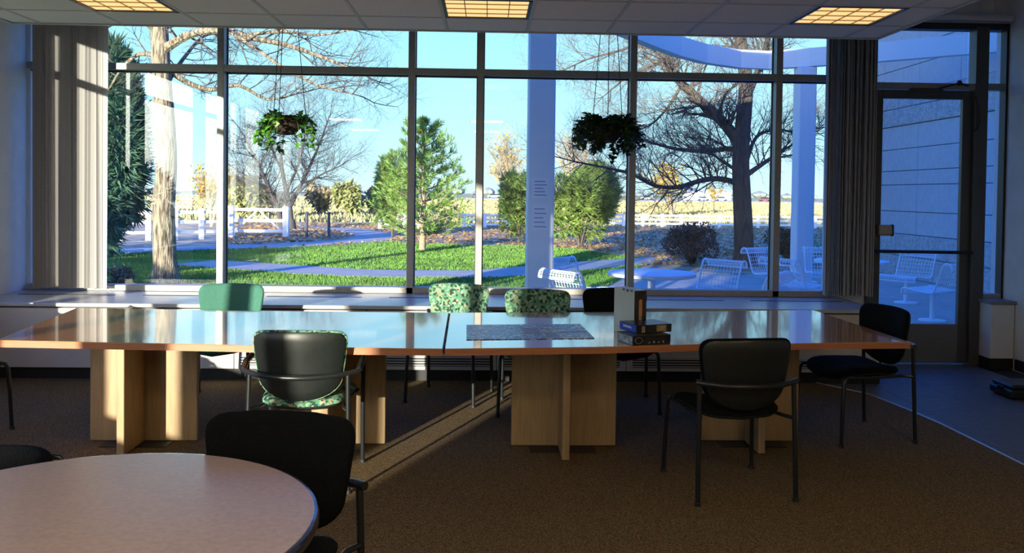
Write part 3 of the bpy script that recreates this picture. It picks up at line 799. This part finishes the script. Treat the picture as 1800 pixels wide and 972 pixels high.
# stone wing wall
stone_s = mat('smooth_cast_stone', (.56, .56, .56), .85, var=.05, scale=8)
stone_r = mat('rough_cast_stone', (.52, .51, .49), .9, var=.18, scale=14, bump=1.0)
SXW = 8.9
sw = struct(MB().box((SXW+.12, D+.12, GZ-.3), (SXW+.5, 19.7, 5.6)).ob('wing_wall', dark_gap))
zs_ = [GZ, .34, .80, 1.28, 1.55+.3, 2.15, 2.62, 3.12, 3.50, 3.80, 4.35, 4.75, 5.3, 5.6]
Ys = 16.0
zrow = [GZ]+[H-(y-350.5)*13.9/FPX for y in ()] 
for r_ in range(len(zs_)-1):
    rough = r_ in (0, 1, 7, 8)
    bl = 1.55; off = .75 if rough else 0
    m_ = stone_r if rough else stone_s
    y = D+.15-off
    while y < 19.6:
        y0, y1 = max(y, D+.15), min(y+bl, 19.6)
        if y1-y0 > .1:
            pr = (.03 if rough else 0)+R.uniform(0, .004)
            k = ('sb', rough, round(y1-y0, 2), r_)
            if k not in tiles: tiles[k] = MB().cbox((-.02, .006, .006), (.12, y1-y0-.006, zs_[r_+1]-zs_[r_]-.006), .008).mesh('stone_block', m_)
            link('stone_block', tiles[k], sw, (SXW-pr+.0, y0, zs_[r_]))
        y += bl
# ring canopy
white_out = mat('white_outdoor_paint', (.80, .80, .80), .5)
zb0, zb1 = 4.07, 4.42
arc = [atz(x, y, zb0) for x, y in ((1081,57),(1146,83),(1190,99),(1236,111),(1297,120),(1350,122),(1409,118.5))]
arc = [Vector((.0, 8.6, zb0)), Vector((.35, 9.8, zb0)), Vector((.95, 11.5, zb0))]+arc+[Vector((7.2, 15.6, zb0)), Vector((8.85, 14.2, zb0))]
mb = MB(); vs = []; n = len(arc)
for p, q in zip(arc, range(n)):
    t = (arc[min(q+1, n-1)]-arc[max(q-1, 0)]).normalized(); nn = Vector((-t.y, t.x, 0))*.09
    for s_, z in ((1, zb0), (1, zb1), (-1, zb1), (-1, zb0)): vs.append((p.x+nn.x*s_, p.y+nn.y*s_, z))
fs = [(i*4+j, i*4+(j+1)%4, i*4+4+(j+1)%4, i*4+4+j) for i in range(n-1) for j in range(4)]+[(0,1,2,3), ((n-1)*4+3,(n-1)*4+2,(n-1)*4+1,(n-1)*4)]
can = empty('ring_canopy', (4, 12, GZ)); tag(can, 'white curved ring beam held over the patio by square columns', 'canopy')
o = MB().add([(a-4, b-12, c-GZ) for a, b, c in vs], fs).ob('ring_beam', white_out, can)
def column(px, Y, wd):
    x = atY(px, 400, Y).x
    c = MB().cbox((x-4-wd/2, Y-12-wd/2, 0), (x-4+wd/2, Y-12+wd/2, zb0-GZ if Y > 12 else 4.8), .02).ob('column', white_out, can)
    MB().cbox((x-4-wd*.7, Y-12-wd*.7, 0), (x-4+wd*.7, Y-12+wd*.7, .06), .01).ob('base_plate', white_out, c)
    return x, c
xc1, col1 = column(948.5, 10.5, .33); column(1410, 16.4, .34)
# two pale sheets with printed lines on the near column
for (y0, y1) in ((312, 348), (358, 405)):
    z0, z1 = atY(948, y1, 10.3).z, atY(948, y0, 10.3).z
    MB().box((xc1-.10, 10.5-.172, z0), (xc1+.09, 10.5-.168, z1)).ob('pale_sheet', mat('sheet_white', (.85,.85,.85), .8), None)
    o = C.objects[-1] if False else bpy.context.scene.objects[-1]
ns = [o for o in C.objects if o.name.startswith('pale_sheet')]
tag(ns[0], 'upper white printed sheet on the front of the near patio column', 'notice'); tag(ns[1], 'lower white printed sheet on the front of the near patio column', 'notice')
linem = mat('sheet_print', (.25,.3,.45), .8)
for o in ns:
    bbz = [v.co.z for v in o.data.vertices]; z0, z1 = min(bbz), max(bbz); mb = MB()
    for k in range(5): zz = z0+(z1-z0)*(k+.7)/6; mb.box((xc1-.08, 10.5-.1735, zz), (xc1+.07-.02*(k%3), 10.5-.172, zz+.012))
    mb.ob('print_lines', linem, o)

# wire patio chairs
wire_m = mat('silver_wire', (.88, .89, .90), .5, metal=0)
prof = [(.26, .36), (.27, .42), (.22, .445), (.05, .425), (-.14, .41), (-.21, .45), (-.27, .62), (-.33, .78), (-.38, .82), (-.44, .80), (-.46, .73)]
def smooth_path(p, k=3):
    out = []
    for i in range(len(p)-1):
        p0, p1, p2, p3 = p[max(i-1,0)], p[i], p[i+1], p[min(i+2, len(p)-1)]
        for j in range(k):
            t = j/k
            out.append(tuple(.5*((2*b)+(-a+c)*t+(2*a-5*b+4*c-d)*t*t+(-a+3*b-3*c+d)*t**3) for a, b, c, d in zip(p0, p1, p2, p3)))
    return out+[p[-1]]
PR = smooth_path(prof)
def wire_chair():
    t = empty('wire_patio_chair'); tag(t, 'x', 'chair', 'wire chairs on the patio')
    HW = .30
    for sx in (-1, 1): MB().tube([(sx*HW, y, z) for y, z in PR], .014, 6).ob('side_frame', wire_m, t, True)
    g = MB()
    for k in range(1, 12): x = -HW+2*HW*k/12; g.tube([(x, y, z) for y, z in PR], .0045, 4, False)
    for i in range(0, len(PR), 1): y, z = PR[i]; g.tube([(-HW, y, z), (HW, y, z)], .004 if 0 < i < len(PR)-1 else .012, 4, False)
    g.ob('wire_mesh', wire_m, t)
    MB().lathe([(.18, 0), (.18, .015), (.035, .03), (.035, .37), (.12, .39), (.12, .41)], 16).ob('pedestal', wire_m, t, True)
    return t
wc = wire_chair(); index_kids()
T1 = Vector((2.02, 10.35)); T2 = Vector((5.5, 12.7))
spots = [(1.15, 9.75, T1, 'wire patio chair left of the near patio table, closest to the window'),
         (1.22, 11.25, T1, 'wire patio chair behind the left side of the near patio table'),
         (2.92, 11.15, T1, 'wire patio chair behind the right side of the near patio table'),
         (2.98, 9.70, T1, 'wire patio chair right of the near patio table, closest to the window'),
         (4.42, 12.0, T2, 'wire patio chair seen in the last pane before the dark blind'),
         (4.75, 13.9, T2, 'wire patio chair half hidden by the dark blind, behind its neighbour'),
         (6.15, 11.55, T2, 'wire patio chair seen side-on low in the glass door'),
         (6.75, 13.5, T2, 'wire patio chair further back in the glass door, left-facing'),
         (5.7, 14.1, T2, 'wire patio chair furthest back behind the push bar of the door')]
for i, (x, y, T_, lb) in enumerate(spots):
    o = wc if i == 0 else copy_tree(wc)
    d = T_-Vector((x, y)); o.location = (x, y, GZ); o.rotation_euler = (0, 0, math.atan2(-d.x, d.y)); o['label'] = lb
for T_, lb in ((T1, 'round white patio table between four wire chairs'), (T2, 'round patio table partly hidden behind the dark blind')):
    t = empty('patio_table', (T_.x, T_.y, GZ)); tag(t, lb, 'table')
    MB().lathe([(.02, .69), (.50, .69), (.535, .70), (.535, .735), (.52, .74), (.02, .74)], 40).ob('tabletop', white_out, t, True)
    MB().lathe([(.28, 0), (.27, .03), (.05, .05), (.045, .66), (.2, .69)], 24).ob('pedestal', wire_m, t, True)

# ---------------------------------------------------------------- fences
fence_m = mat('white_vinyl_fence', (.85, .85, .86), .6)
def fence(px0, px1, Y0, Y1, h, n, label, rails=3, base=GZ):
    a = atY(px0, 380, Y0); b = atY(px1, 380, Y1)
    t = empty('rail_fence', ((a.x+b.x)/2, (a.y+b.y)/2, base)); tag(t, label, 'fence')
    c = Vector(((a.x+b.x)/2, (a.y+b.y)/2, 0)); a.z = b.z = 0; u = (b-a).normalized(); an = math.atan2(u.y, u.x)
    for k in range(n+1):
        p = a.lerp(b, k/n)-c
        M_ = Matrix.Translation(p) @ Matrix.Rotation(an, 4, 'Z')
        mb = MB().box((-.07, -.07, 0), (.07, .07, h), M_); mb.box((-.085, -.085, h), (.085, .085, h+.04), M_); mb.ob('post', fence_m, t)
    for k in range(n):
        p, q = a.lerp(b, k/n)-c, a.lerp(b, (k+1)/n)-c; l_ = (q-p).length
        M_ = Matrix.Translation(p) @ Matrix.Rotation(an, 4, 'Z')
        for j in range(rails):
            z = h*(.92-.33*j); MB().box((.07, -.02, z-.05), (l_-.07, .02, z+.05), M_).ob('rail', fence_m, t)
fence(1062, 1500, 45, 45, .66, 13, 'white three-rail fence beyond the right trees')
fence(815, 925, 41, 42, .66, 3, 'white fence piece just right of the pine')
fence(668, 735, 39, 40, .72, 3, 'short white fence piece behind the pine at its left')
fence(160, 398, 27, 29.5, 1.0, 5, 'white fence at far left, left of the gate')
# gate
ga = atY(403, 400, 30); gb_ = atY(505, 400, 30.4)
t = empty('field_gate', ((ga.x+gb_.x)/2, 30.2, GZ)); tag(t, 'white gate with diagonal braces left of the small bare tree', 'gate')
hw = (gb_.x-ga.x)/2
for sx in (-1, 1): MB().cbox((sx*hw-.10, -.1, 0), (sx*hw+.10, .1, 1.12), .01).ob('post', fence_m, t)
for z in (.25, .62, 1.0): MB().box((-hw+.1, -.03, z-.05), (hw-.1, .03, z+.05)).ob('rail', fence_m, t)
for x0, x1 in ((-hw+.15, 0), (hw-.15, 0)): MB().tube([(x0, -.04, .25), (x1, -.04, 1.0)], .035, 5).ob('brace', fence_m, t)
postm = mat('dark_post', (.05,.06,.10), .6)
for px, lb in ((539, 'left one of two slim dark posts beside the winding path'), (578, 'right one of two slim dark posts beside the winding path')):
    p = atY(px, 420, 30.5)
    t = empty('slim_post', (p.x, 30.5, GZ)); tag(t, lb, 'post')
    MB().tube([(0, 0, 0), (0, 0, .86)], .05, 8).ob('shaft', postm, t); MB().lathe([(.06,.86),(.07,.9),(.03,.95)], 8).ob('cap', postm, t)

# ---------------------------------------------------------------- trees
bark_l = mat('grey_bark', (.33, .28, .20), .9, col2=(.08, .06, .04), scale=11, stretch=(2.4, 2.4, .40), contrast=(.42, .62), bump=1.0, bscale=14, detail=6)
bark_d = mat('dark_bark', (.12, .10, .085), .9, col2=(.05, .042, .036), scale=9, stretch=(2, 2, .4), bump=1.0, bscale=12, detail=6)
twig_m = mat('twig_bark', (.10, .085, .075), .9)
def twigs(mb, p, d, ln, rad, depth, r, spread=.75, up=.05, sides=3, cnt=None):
    if cnt is not None:
        if cnt[0] <= 0: return
        cnt[0] -= 1
    n = 4 if depth > 0 else 3; pts = [p.copy()]; q = p.copy(); dd = d.normalized()
    for i in range(n):
        dd = (dd+Vector((r.uniform(-1,1), r.uniform(-1,1), r.uniform(-1,1)))*.22+Vector((0,0,up))).normalized()
        q = q+dd*ln/n; pts.append(q.copy())
    mb.tube(pts, [rad*(1-.62*i/n) for i in range(n+1)], sides+(2 if rad > .03 else 0), False)
    if depth <= 0: return
    for i in range(1, n+1):
        for _ in range(2 if i > 1 else 1):
            s_ = Vector((r.uniform(-1,1), r.uniform(-1,1), r.uniform(-.7,1))); s_ = (s_-dd*s_.dot(dd)).normalized()
            nd = (dd*(1-spread*.45)+s_*spread).normalized()
            twigs(mb, pts[i], nd, ln*r.uniform(.45, .7), rad*(1-.62*i/n)*.62, depth-1, r, spread, up, 3, cnt)
def ltube(mb, P, r0, r1, n=10, knobby=0, r=None):
    P = smooth_path([tuple(p) for p in P], 3); k = len(P)
    rad = [r0+(r1-r0)*(i/(k-1)) for i in range(k)]
    mb.tube(P, rad, n, True); return [Vector(p) for p in P]
def big_tree(name, label, limbs, Y, bark, seed, base, dens, tl, twm=None):
    """limbs: list of (pixel path, dy0, dy1, r0, r1) on depth plane Y"""
    r = random.Random(seed); t = empty(name, (base.x, base.y, GZ)); tag(t, label, 'tree')
    first = True; tw = MB()
    for path, dy0, dy1, r0, r1 in limbs:
        n = len(path); P = []
        for i, (x, y) in enumerate(path):
            q = atY(x, y, Y+dy0+(dy1-dy0)*i/(n-1)); P.append(q-Vector((base.x, base.y, GZ)))
        if first: P[0] = Vector((P[0].x, P[0].y, -.1))
        mb = MB(); PP = ltube(mb, P, r0, r1, 14 if first else 8)
        if first:
            mb.tube([(PP[0].x, PP[0].y, -.05), (PP[0].x, PP[0].y, .12), (PP[0].x, PP[0].y, .45)], [r0*1.45, r0*1.18, r0*.9], 14)
        mb.ob('trunk' if first else 'limb', bark, t, True)
        st0 = len(PP)//2 if first else 2
        for i in range(st0, len(PP)):
            f = i/len(PP); dd = (PP[i]-PP[i-1]).normalized()
            if first and i < len(PP)*.7: continue
            for _ in range(dens if not first else 1):
                s_ = Vector((r.uniform(-1,1), r.uniform(-1,1), r.uniform(-.6,1))); s_ = (s_-dd*s_.dot(dd)).normalized()
                twigs(tw, PP[i], (dd*.6+s_*.9).normalized(), tl*r.uniform(.5,1.1), max(.012, (r0+(r1-r0)*f)*.35), 2, r, .7, .03)
        twigs(tw, PP[-1], dd, tl, r1, 3, r, .7, .02)
        first = False
    o = tw.ob('twigs', twm or twig_m, t); o['kind'] = 'stuff'
    return t
b1 = G(291, 500)
big_tree('bare_tree', 'large bare tree with sunlit grey bark outside the left window', [
    ([(291,500),(289,430),(288,360),(293,290),(290,210),(284,130),(280,50),(276,-40),(268,-150)], 0, 0, .205, .13),
    ([(284,90),(330,62),(390,52),(440,66),(500,78),(560,98),(610,118)], 0, -1.2, .085, .02),
    ([(286,110),(320,140),(370,158),(420,150),(470,175),(520,165)], 0, 1.0, .06, .015),
    ([(400,52),(450,85),(500,120),(560,150),(620,165)], -.5, -1.6, .04, .012),
    ([(430,62),(500,55),(560,62),(640,48)], -.6, -1.0, .035, .010),
    ([(283,100),(245,95),(215,120),(190,160)], 0, .8, .05, .015),
    ([(280,60),(240,30),(200,40),(160,70)], 0, -.6, .06, .015),
    ([(276,-20),(330,-60),(420,-40),(500,10),(560,20)], 0, -.8, .08, .015),
    ([(287,160),(310,120),(350,70),(372,60)], 0, 1.5, .05, .012),
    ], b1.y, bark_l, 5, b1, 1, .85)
b2 = G(1308, 466)
big_tree('bare_tree', 'large dark bare tree on the right with a long low limb', [
    ([(1308,466),(1307,410),(1304,340),(1302,280),(1306,220),(1311,160),(1308,110),(1300,60),(1290,-20)], 0, 0, .245, .13),
    ([(1300,250),(1268,212),(1225,172),(1192,140),(1168,105),(1155,70),(1150,20)], 0, .8, .14, .06),
    ([(1308,290),(1290,262),(1240,266),(1190,262),(1150,252),(1115,240)], 0, 1.4, .08, .02),
    ([(1300,322),(1262,314),(1230,318),(1190,329),(1150,326),(1110,306),(1070,296),(1010,284)], 0, -2.0, .075, .018),
    ([(1296,300),(1272,285),(1258,275),(1240,262)], 0, 1, .05, .02),
    ([(1316,305),(1345,285),(1380,262),(1420,240)], 0, 1.2, .07, .02),
    ([(1314,280),(1330,240),(1365,228),(1400,232),(1440,225)], 0, 1.2, .05, .015),
    ([(1313,170),(1335,120),(1348,90),(1352,20)], 0, .4, .10, .05),
    ([(1160,90),(1120,80),(1080,92),(1030,105),(980,130)], .7, 2.0, .05, .012),
    ([(1168,105),(1140,120),(1110,130),(1060,170)], .6, 1.4, .05, .012),
    ([(1200,145),(1180,180),(1150,215),(1120,230)], .6, 1.6, .045, .012),
    ([(1150,60),(1100,40),(1040,50),(980,40)], .8, 2.2, .05, .012),
    ([(1262,205),(1275,165),(1295,150)], .2, -1.2, .04, .02),
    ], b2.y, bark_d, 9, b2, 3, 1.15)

def gen_tree(name, label, px, py, top, seed, bark, spread=.7, stems=1, leafc=None, nleaf=0, cat='tree', leafsz=.1, group=None, tilt=.25, levels=4, Y=None):
    b = G(px, py) if Y is None else atY(px, py, Y); b.z = GZ
    r = random.Random(seed); hgt = H+(345-top)*b.y/FPX-GZ
    t = empty(name, b); tag(t, label, cat, group)
    mb = MB(); tr_ = MB(); cnt = [2600]
    for k in range(stems):
        a = r.uniform(0, 2*PI); d = Vector((math.cos(a)*tilt*(stems > 1), math.sin(a)*tilt*(stems > 1), 1)).normalized()
        p = Vector((0,0,-.05)); L0 = hgt*.38; q = p+d*L0
        rr = hgt*.022/(stems**.4); tr_.tube([p, p+d*L0*.5, q], [rr*1.2, rr, rr*.8], 7)
        for _ in range(6):
            s_ = Vector((r.uniform(-1,1), r.uniform(-1,1), 0)); nd = (d+s_.normalized()*spread*r.uniform(.4, 1)).normalized()
            twigs(mb, q-d*L0*r.uniform(0, .5), nd, hgt*r.uniform(.22, .36), rr*.5, levels-1, r, spread, .10, 3, cnt)
        twigs(mb, q, d, hgt*.36, rr*.7, levels-1, r, spread, .12, 3, cnt)
    tr_.ob('trunk', bark, t, True)
    o = mb.ob('twigs', bark, t); o['kind'] = 'stuff'
    if nleaf:
        lf = MB(); V = mb.v
        for k in range(nleaf):
            p = Vector(V[r.randrange(len(V))])
            if p.z < hgt*.3: continue
            leaf_geo(lf, p, Vector((r.uniform(-1,1), r.uniform(-1,1), r.uniform(-1,.6))), Vector((0,0,1)), leafsz*r.uniform(.7,1.3), leafsz*.8)
        o = lf.ob('leaves', leafc, t); o['kind'] = 'stuff'
    return t
yel = mat('yellow_leaves', (.62,.42,.06), .7, var=.3, scale=3)
b3 = G(505, 404)
big_tree('small_bare_tree', 'bare rounded tree beside the gate, behind the left hanging basket', [
    ([(512,404),(509,370),(502,330),(494,280),(500,225)], 0, 0, .17, .03),
    ([(497,404),(487,362),(465,312),(440,262),(430,240)], .2, -.6, .13, .025),
    ([(511,362),(540,302),(562,252),(575,215)], 0, .8, .09, .025),
    ([(505,332),(527,282),(540,212)], 0, -.8, .07, .02),
    ([(492,352),(455,322),(418,300)], 0, 1.0, .07, .02),
    ([(511,350),(556,312),(598,292)], 0, -.8, .07, .02),
    ([(500,310),(478,260),(470,215)], 0, .8, .06, .02),
    ], b3.y, mat('dark_grey_limbs', (.06,.055,.06), .9), 31, b3, 5, 1.5, mat('dark_fine_twigs', (.05,.045,.05), .9))
gen_tree('autumn_tree', 'thin tree with yellow leaves between pine and column', 893, 396, 208, 32, mat('tan_twigs', (.34,.27,.18), .9), spread=.5, leafc=yel, nleaf=420, leafsz=.16)
gen_tree('autumn_tree', 'pale thin tree with few tan leaves just right of the blue column', 1000, 396, 200, 33, mat('tan_twigs', (.34,.27,.18)), spread=.7, leafc=yel, nleaf=160, leafsz=.14)
gen_tree('autumn_tree', 'low yellow-leaved tree behind the right fence, left of the dark trunk', 1182, 383, 262, 34, mat('tan_twigs', (.34,.27,.18)), spread=.8, stems=3, leafc=yel, nleaf=500, leafsz=.3)
gen_tree('autumn_tree', 'thin yellowing sapling behind the fence beside the dark trunk', 1255, 376, 318, 35, mat('tan_twigs', (.34,.27,.18)), spread=.5, leafc=yel, nleaf=120, leafsz=.3)
gen_tree('autumn_tree', 'yellowish tree at far left behind the white fence', 372, 398, 270, 36, mat('tan_twigs', (.34,.27,.18)), spread=.8, stems=2, leafc=yel, nleaf=420, leafsz=.2)

needle = mat('pine_needles', (.20, .34, .06), .8, var=.4, scale=3)
needle_d = mat('juniper_needles', (.17, .26, .05), .85, var=.45, scale=2.5)
def tuft(mb, p, d, L_, r, n=12, w_=.012):
    d = d.normalized()
    for k in range(n):
        v = (d+Vector((r.uniform(-1,1), r.uniform(-1,1), r.uniform(-1,1)))*.9).normalized()*L_*r.uniform(.7, 1.1)
        s_ = v.orthogonal().normalized()*w_; o = p+d*L_*r.uniform(-.3, .5)
        mb.add([o-s_, o+s_, o+v], [(0, 1, 2)])
def pine(name, label, px, py, top, halfw, seed, m_, nwh=11, low=.12, Y=None):
    b = G(px, py) if Y is None else atY(px, py, Y); b.z = GZ
    r = random.Random(seed); hgt = H+(345-top)*b.y/FPX-GZ; Wd = halfw*b.y/FPX
    t = empty(name, b); tag(t, label, 'tree'); br = MB(); nd_ = MB()
    MB().tube([(0,0,-.05),(0.03,0,hgt*.3),(0,.03,hgt*.7),(0,0,hgt*.97)], [hgt*.028, hgt*.021, hgt*.011, .006], 9).ob('trunk', mat('pine_bark', (.30,.22,.15), .9, var=.3, scale=14), t, True)
    for i in range(nwh):
        f = i/(nwh-1); z = hgt*(low+(.97-low)*f); w_ = Wd*(1-f)**.65*(.95 if i else .8)+.08*Wd
        nb = 7 if f < .7 else 5; a0 = r.random()*6
        for k in range(nb):
            a = a0+2*PI*k/nb+r.uniform(-.3,.3); l_ = w_*r.uniform(.65, 1.12)
            d = Vector((math.cos(a), math.sin(a), .12+.5*f)); p = Vector((0,0,z)); pts = [p+d*l_*s_+Vector((0,0,.16*l_*s_*s_)) for s_ in (0,.35,.7,1)]
            br.tube(pts, [.022,.016,.010,.004], 4, False)
            for s_ in range(10):
                u = .36+.66*s_/9; q = p+d*l_*u+Vector((0,0,.16*l_*u*u))
                for _ in range(2):
                    off = Vector((r.uniform(-1,1), r.uniform(-1,1), r.uniform(-.4,.9)))*l_*.12
                    tuft(nd_, q+off, (d.normalized()+off.normalized()+Vector((0,0,.6))), .18*hgt/3.7, r, 10, .012*hgt/3.7)
    br.ob('branches', mat('pine_bark', (.3,.22,.15)), t); o = nd_.ob('needles', m_, t); o['kind'] = 'stuff'
pine('pine_tree', 'young green pine on the lawn behind the narrow window pane', 742, 440, 222, 92, 41, needle)
def bushy(name, label, px, py, top, halfw, seed, m_, n, leafsz, cat='shrub', squash=1.0, Y=None, card=False, stemc=None):
    b = G(px, py) if Y is None else atY(px, py, Y); b.z = GZ
    r = random.Random(seed); hgt = H+(345-top)*b.y/FPX-GZ; Wd = halfw*b.y/FPX
    t = empty(name, b); tag(t, label, cat); st_ = MB(); lf = MB()
    for k in range(14):
        a = r.uniform(0, 2*PI); q = Vector((math.cos(a)*Wd*r.uniform(.2,.75), math.sin(a)*Wd*r.uniform(.2,.75), hgt*r.uniform(.6,.9)))
        st_.tube([(0,0,-.03), q*.4+Vector((0,0,.05)), q], [.03,.018,.006], 4, False)
    st_.ob('stems', stemc or twig_m, t)
    lobes = [(Vector((r.uniform(-.55,.55)*Wd, r.uniform(-.5,.5)*Wd, hgt*r.uniform(.35,.72))), r.uniform(.33,.52)) for _ in range(9)]
    for k in range(n):
        c, s_ = lobes[r.randrange(9)]
        v = Vector((r.gauss(0,1), r.gauss(0,1), r.gauss(0,1))).normalized()*r.uniform(.55,1)**.5
        p = c+Vector((v.x*Wd*s_, v.y*Wd*s_, v.z*hgt*s_*.62))
        if p.z < .02*hgt or p.z > hgt: continue
        if card: leaf_geo(lf, p, Vector((r.uniform(-1,1), r.uniform(-1,1), r.uniform(-1,1))), Vector((0,0,1)), leafsz*r.uniform(.6,1.3), leafsz*.6)
        else: tuft(lf, p, v+Vector((0,0,.5)), leafsz, r, 7, leafsz*.09)
    o = lf.ob('foliage', m_, t); o['kind'] = 'stuff'
bushy('evergreen_tree', 'dark tall conifer at the far left beyond the blind', 196, 452, 95, 46, 43, mat('dark_needles', (.05,.12,.06), .85, var=.4, scale=3), 3600, .4, cat='tree')
bushy('juniper_shrub', 'large green juniper just right of the blue column', 1020, 436, 285, 68, 51, needle_d, 2600, .22)
bushy('juniper_shrub', 'green juniper left of the blue column behind the lawn', 912, 428, 300, 38, 52, needle_d, 1300, .20)
bushy('juniper_shrub', 'smaller juniper tucked behind the pine at its left', 690, 418, 262, 38, 53, needle_d, 1500, .20)
bushy('leafy_shrub', 'round dark-leaved shrub behind the patio table', 1216, 466, 388, 58, 54, mat('dark_red_leaves', (.10,.075,.07), .7, var=.4, scale=6), 4200, .085, card=True)
bushy('leafy_shrub', 'dark shrub between the tree trunk and the second column', 1385, 468, 396, 52, 55, mat('dark_green_leaves', (.06,.08,.05), .7, var=.4, scale=6), 3000, .09, card=True)
bushy('leafy_shrub', 'tan-green rounded bush beyond the two slim posts', 612, 381, 322, 32, 56, mat('olive_leaves', (.30,.32,.12), .8, var=.3, scale=2), 1500, .45, card=True)
bushy('leafy_shrub', 'low dry shrub beside the rounded bush, further right', 662, 380, 334, 20, 57, mat('dry_leaves', (.34,.28,.14), .8, var=.3, scale=2), 700, .4, card=True)
bushy('leafy_shrub', 'low evergreen bush at the foot of the left window', 215, 503, 478, 34, 58, mat('dark_green_leaves', (.06,.08,.05)), 900, .07, card=True)
bushy('leafy_shrub', 'brushy olive thicket beyond the gate', 440, 384, 318, 50, 59, mat('olive_leaves', (.30,.32,.12)), 1800, .5, card=True)
bushy('leafy_shrub', 'brown thicket right of the small bare tree', 560, 380, 330, 26, 60, mat('dry_leaves', (.34,.28,.14)), 900, .4, card=True)
# hedge row on the left side (seen in the reflection and shading the low sun)
for k in range(9):
    y = -18+k*4.1; b = Vector((-13.5, y, GZ)); r = random.Random(70+k)
    t = empty('hedge_shrub', b); tag(t, 'dark evergreen shrub in the row beyond the left wall windows', 'shrub', 'hedge shrubs beyond the left wall')
    lf = MB()
    for q in range(420):
        v = Vector((r.gauss(0,1), r.gauss(0,1), r.gauss(0,1))).normalized()*r.uniform(.6,1)
        tuft(lf, Vector((v.x*1.0, v.y*1.9, 1.35+v.z*1.4)), v, .35, r, 6, .05)
    o = lf.ob('foliage', mat('dark_needles', (.05,.12,.06)), t); o['kind'] = 'stuff'
    MB().tube([(0,0,-.05),(0,0,1.5)], .07, 6).ob('stem', twig_m, t)

for k, (x, y, h_) in enumerate(((-8.2, 9.6, 1.1), (-10.5, 13.0, 1.7), (-14.5, 17.5, 2.4))):
    b = Vector((x, y, GZ)); r = random.Random(90+k)
    t = empty('side_shrub', b); tag(t, 'evergreen shrub left of the lawn, %s' % ['nearest the building corner', 'second from the building corner', 'tallest and furthest out'][k], 'shrub')
    lf = MB()
    for q in range(300):
        v = Vector((r.gauss(0,1), r.gauss(0,1), r.gauss(0,1))).normalized()*r.uniform(.6,1)
        tuft(lf, Vector((v.x*.8, v.y*.9, h_*.5+v.z*h_*.48)), v, .22, r, 6, .035)
    o = lf.ob('foliage', mat('dark_needles', (.05,.12,.06)), t); o['kind'] = 'stuff'
    MB().tube([(0,0,-.05),(0,0,h_*.6)], .05, 6).ob('stem', twig_m, t)

# ---------------------------------------------------------------- far things
for k in range(34):
    r = random.Random(200+k); px = 600+k*26+r.uniform(-8,8); Y = 400+(k%3)*22
    p = atY(px, 345, Y); hgt = r.uniform(2.5, 5.5); 
    t = empty('distant_tree', (p.x, Y, GZ)); tag(t, 'tiny hazy tree on the far horizon', 'tree', 'trees on the horizon')
    mb = MB(); pr = []
    for i in range(6): f = i/5; pr.append((max(.02, hgt*.9*math.sin(PI*(.12+.86*f))*r.uniform(.8,1.1)), hgt*(.15+.85*f)))
    mb.lathe(pr, 7); mb.ob('crown', mat('hazy_tree', (.22,.26,.24), .9, var=.3, scale=.4), t)
    MB().tube([(0,0,0),(0,0,hgt*.4)], .3, 5).ob('trunk', twig_m, t)
carc = [(.8,.8,.8), (.10,.11,.14), (.8,.8,.8), (.35,.36,.38), (.75,.76,.78), (.30,.06,.05), (.7,.7,.72)]
for k, (px, nm) in enumerate(((640,'grey'),(838,'silver'),(868,'dark'),(1137,'white'),(1236,'white'),(1345,'silver'),(1268,'white'))):
    p = atY(px, 350, 290); t = empty('car', (p.x, 290, GZ+.02), 0); c = carc[k]
    side = ['left of the pine', 'left of the first blue column', 'beside the first mullion pair', 'left of the yellow-leaved tree', 'just left of the dark trunk', 'right of the dark trunk', 'touching the dark trunk'][k]
    tag(t, 'distant parked car %s near the horizon' % side, 'car', 'parked cars far beyond the fence')
    bm = mat('car_paint_%d' % k, c, .35)
    MB().cbox((-2.2, -.9, .35), (2.2, .9, .95), .15).ob('body', bm, t)
    MB().add([(-1.5,-.8,.95),(1.3,-.8,.95),(1.3,.8,.95),(-1.5,.8,.95),(-1.1,-.7,1.45),(.7,-.7,1.45),(.7,.7,1.45),(-1.1,.7,1.45)], [(0,1,5,4),(1,2,6,5),(2,3,7,6),(3,0,4,7),(4,5,6,7),(0,3,2,1)]).ob('cabin', mat('car_glass', (.03,.04,.05), .2), t)
    for x in (-1.4, 1.4):
        for y in (-.92, .8): MB().lathe([(.33,0),(.33,.15)], 10, M=Matrix.Translation((x, y, .33)) @ Matrix.Rotation(-PI/2, 4, 'X')).ob('wheel', black_base, t)
p = atY(1240, 350, 330)
t = empty('distant_building', (p.x, 330, GZ)); tag(t, 'long low white building on the horizon left of the dark trunk', 'building')
MB().box((-8, -4, 0), (9, 4, 3.0)).ob('wall', white_out, t); MB().add([(-8.4,-4.4,3),(9.4,-4.4,3),(9.4,4.4,3),(-8.4,4.4,3),(-8.4,0,4.2),(9.4,0,4.2)], [(0,1,5,4),(2,3,4,5),(0,4,3),(1,2,5),(0,3,2,1)]).ob('roof', mat('pale_roof', (.6,.6,.62), .6), t)
# roof overhang of this building
struct(MB().box((XL-.1, YB-.6, ZH+.25), (3.0, D+.12, 5.65)).ob('roof', mat('roof_edge', (.4,.4,.4), .7)))
struct(MB().box((3.0, YB-.6, ZH+.25), (SXW+6, D+.12, 9.0)).ob('upper_storey', stone_s))
# outer wall right of the room, so the building goes on behind the wing wall
struct(MB().box((XR+.2, D-.1, -.2), (SXW+.5, D+.12, ZH+.3)).ob('wall_outer', stone_s))
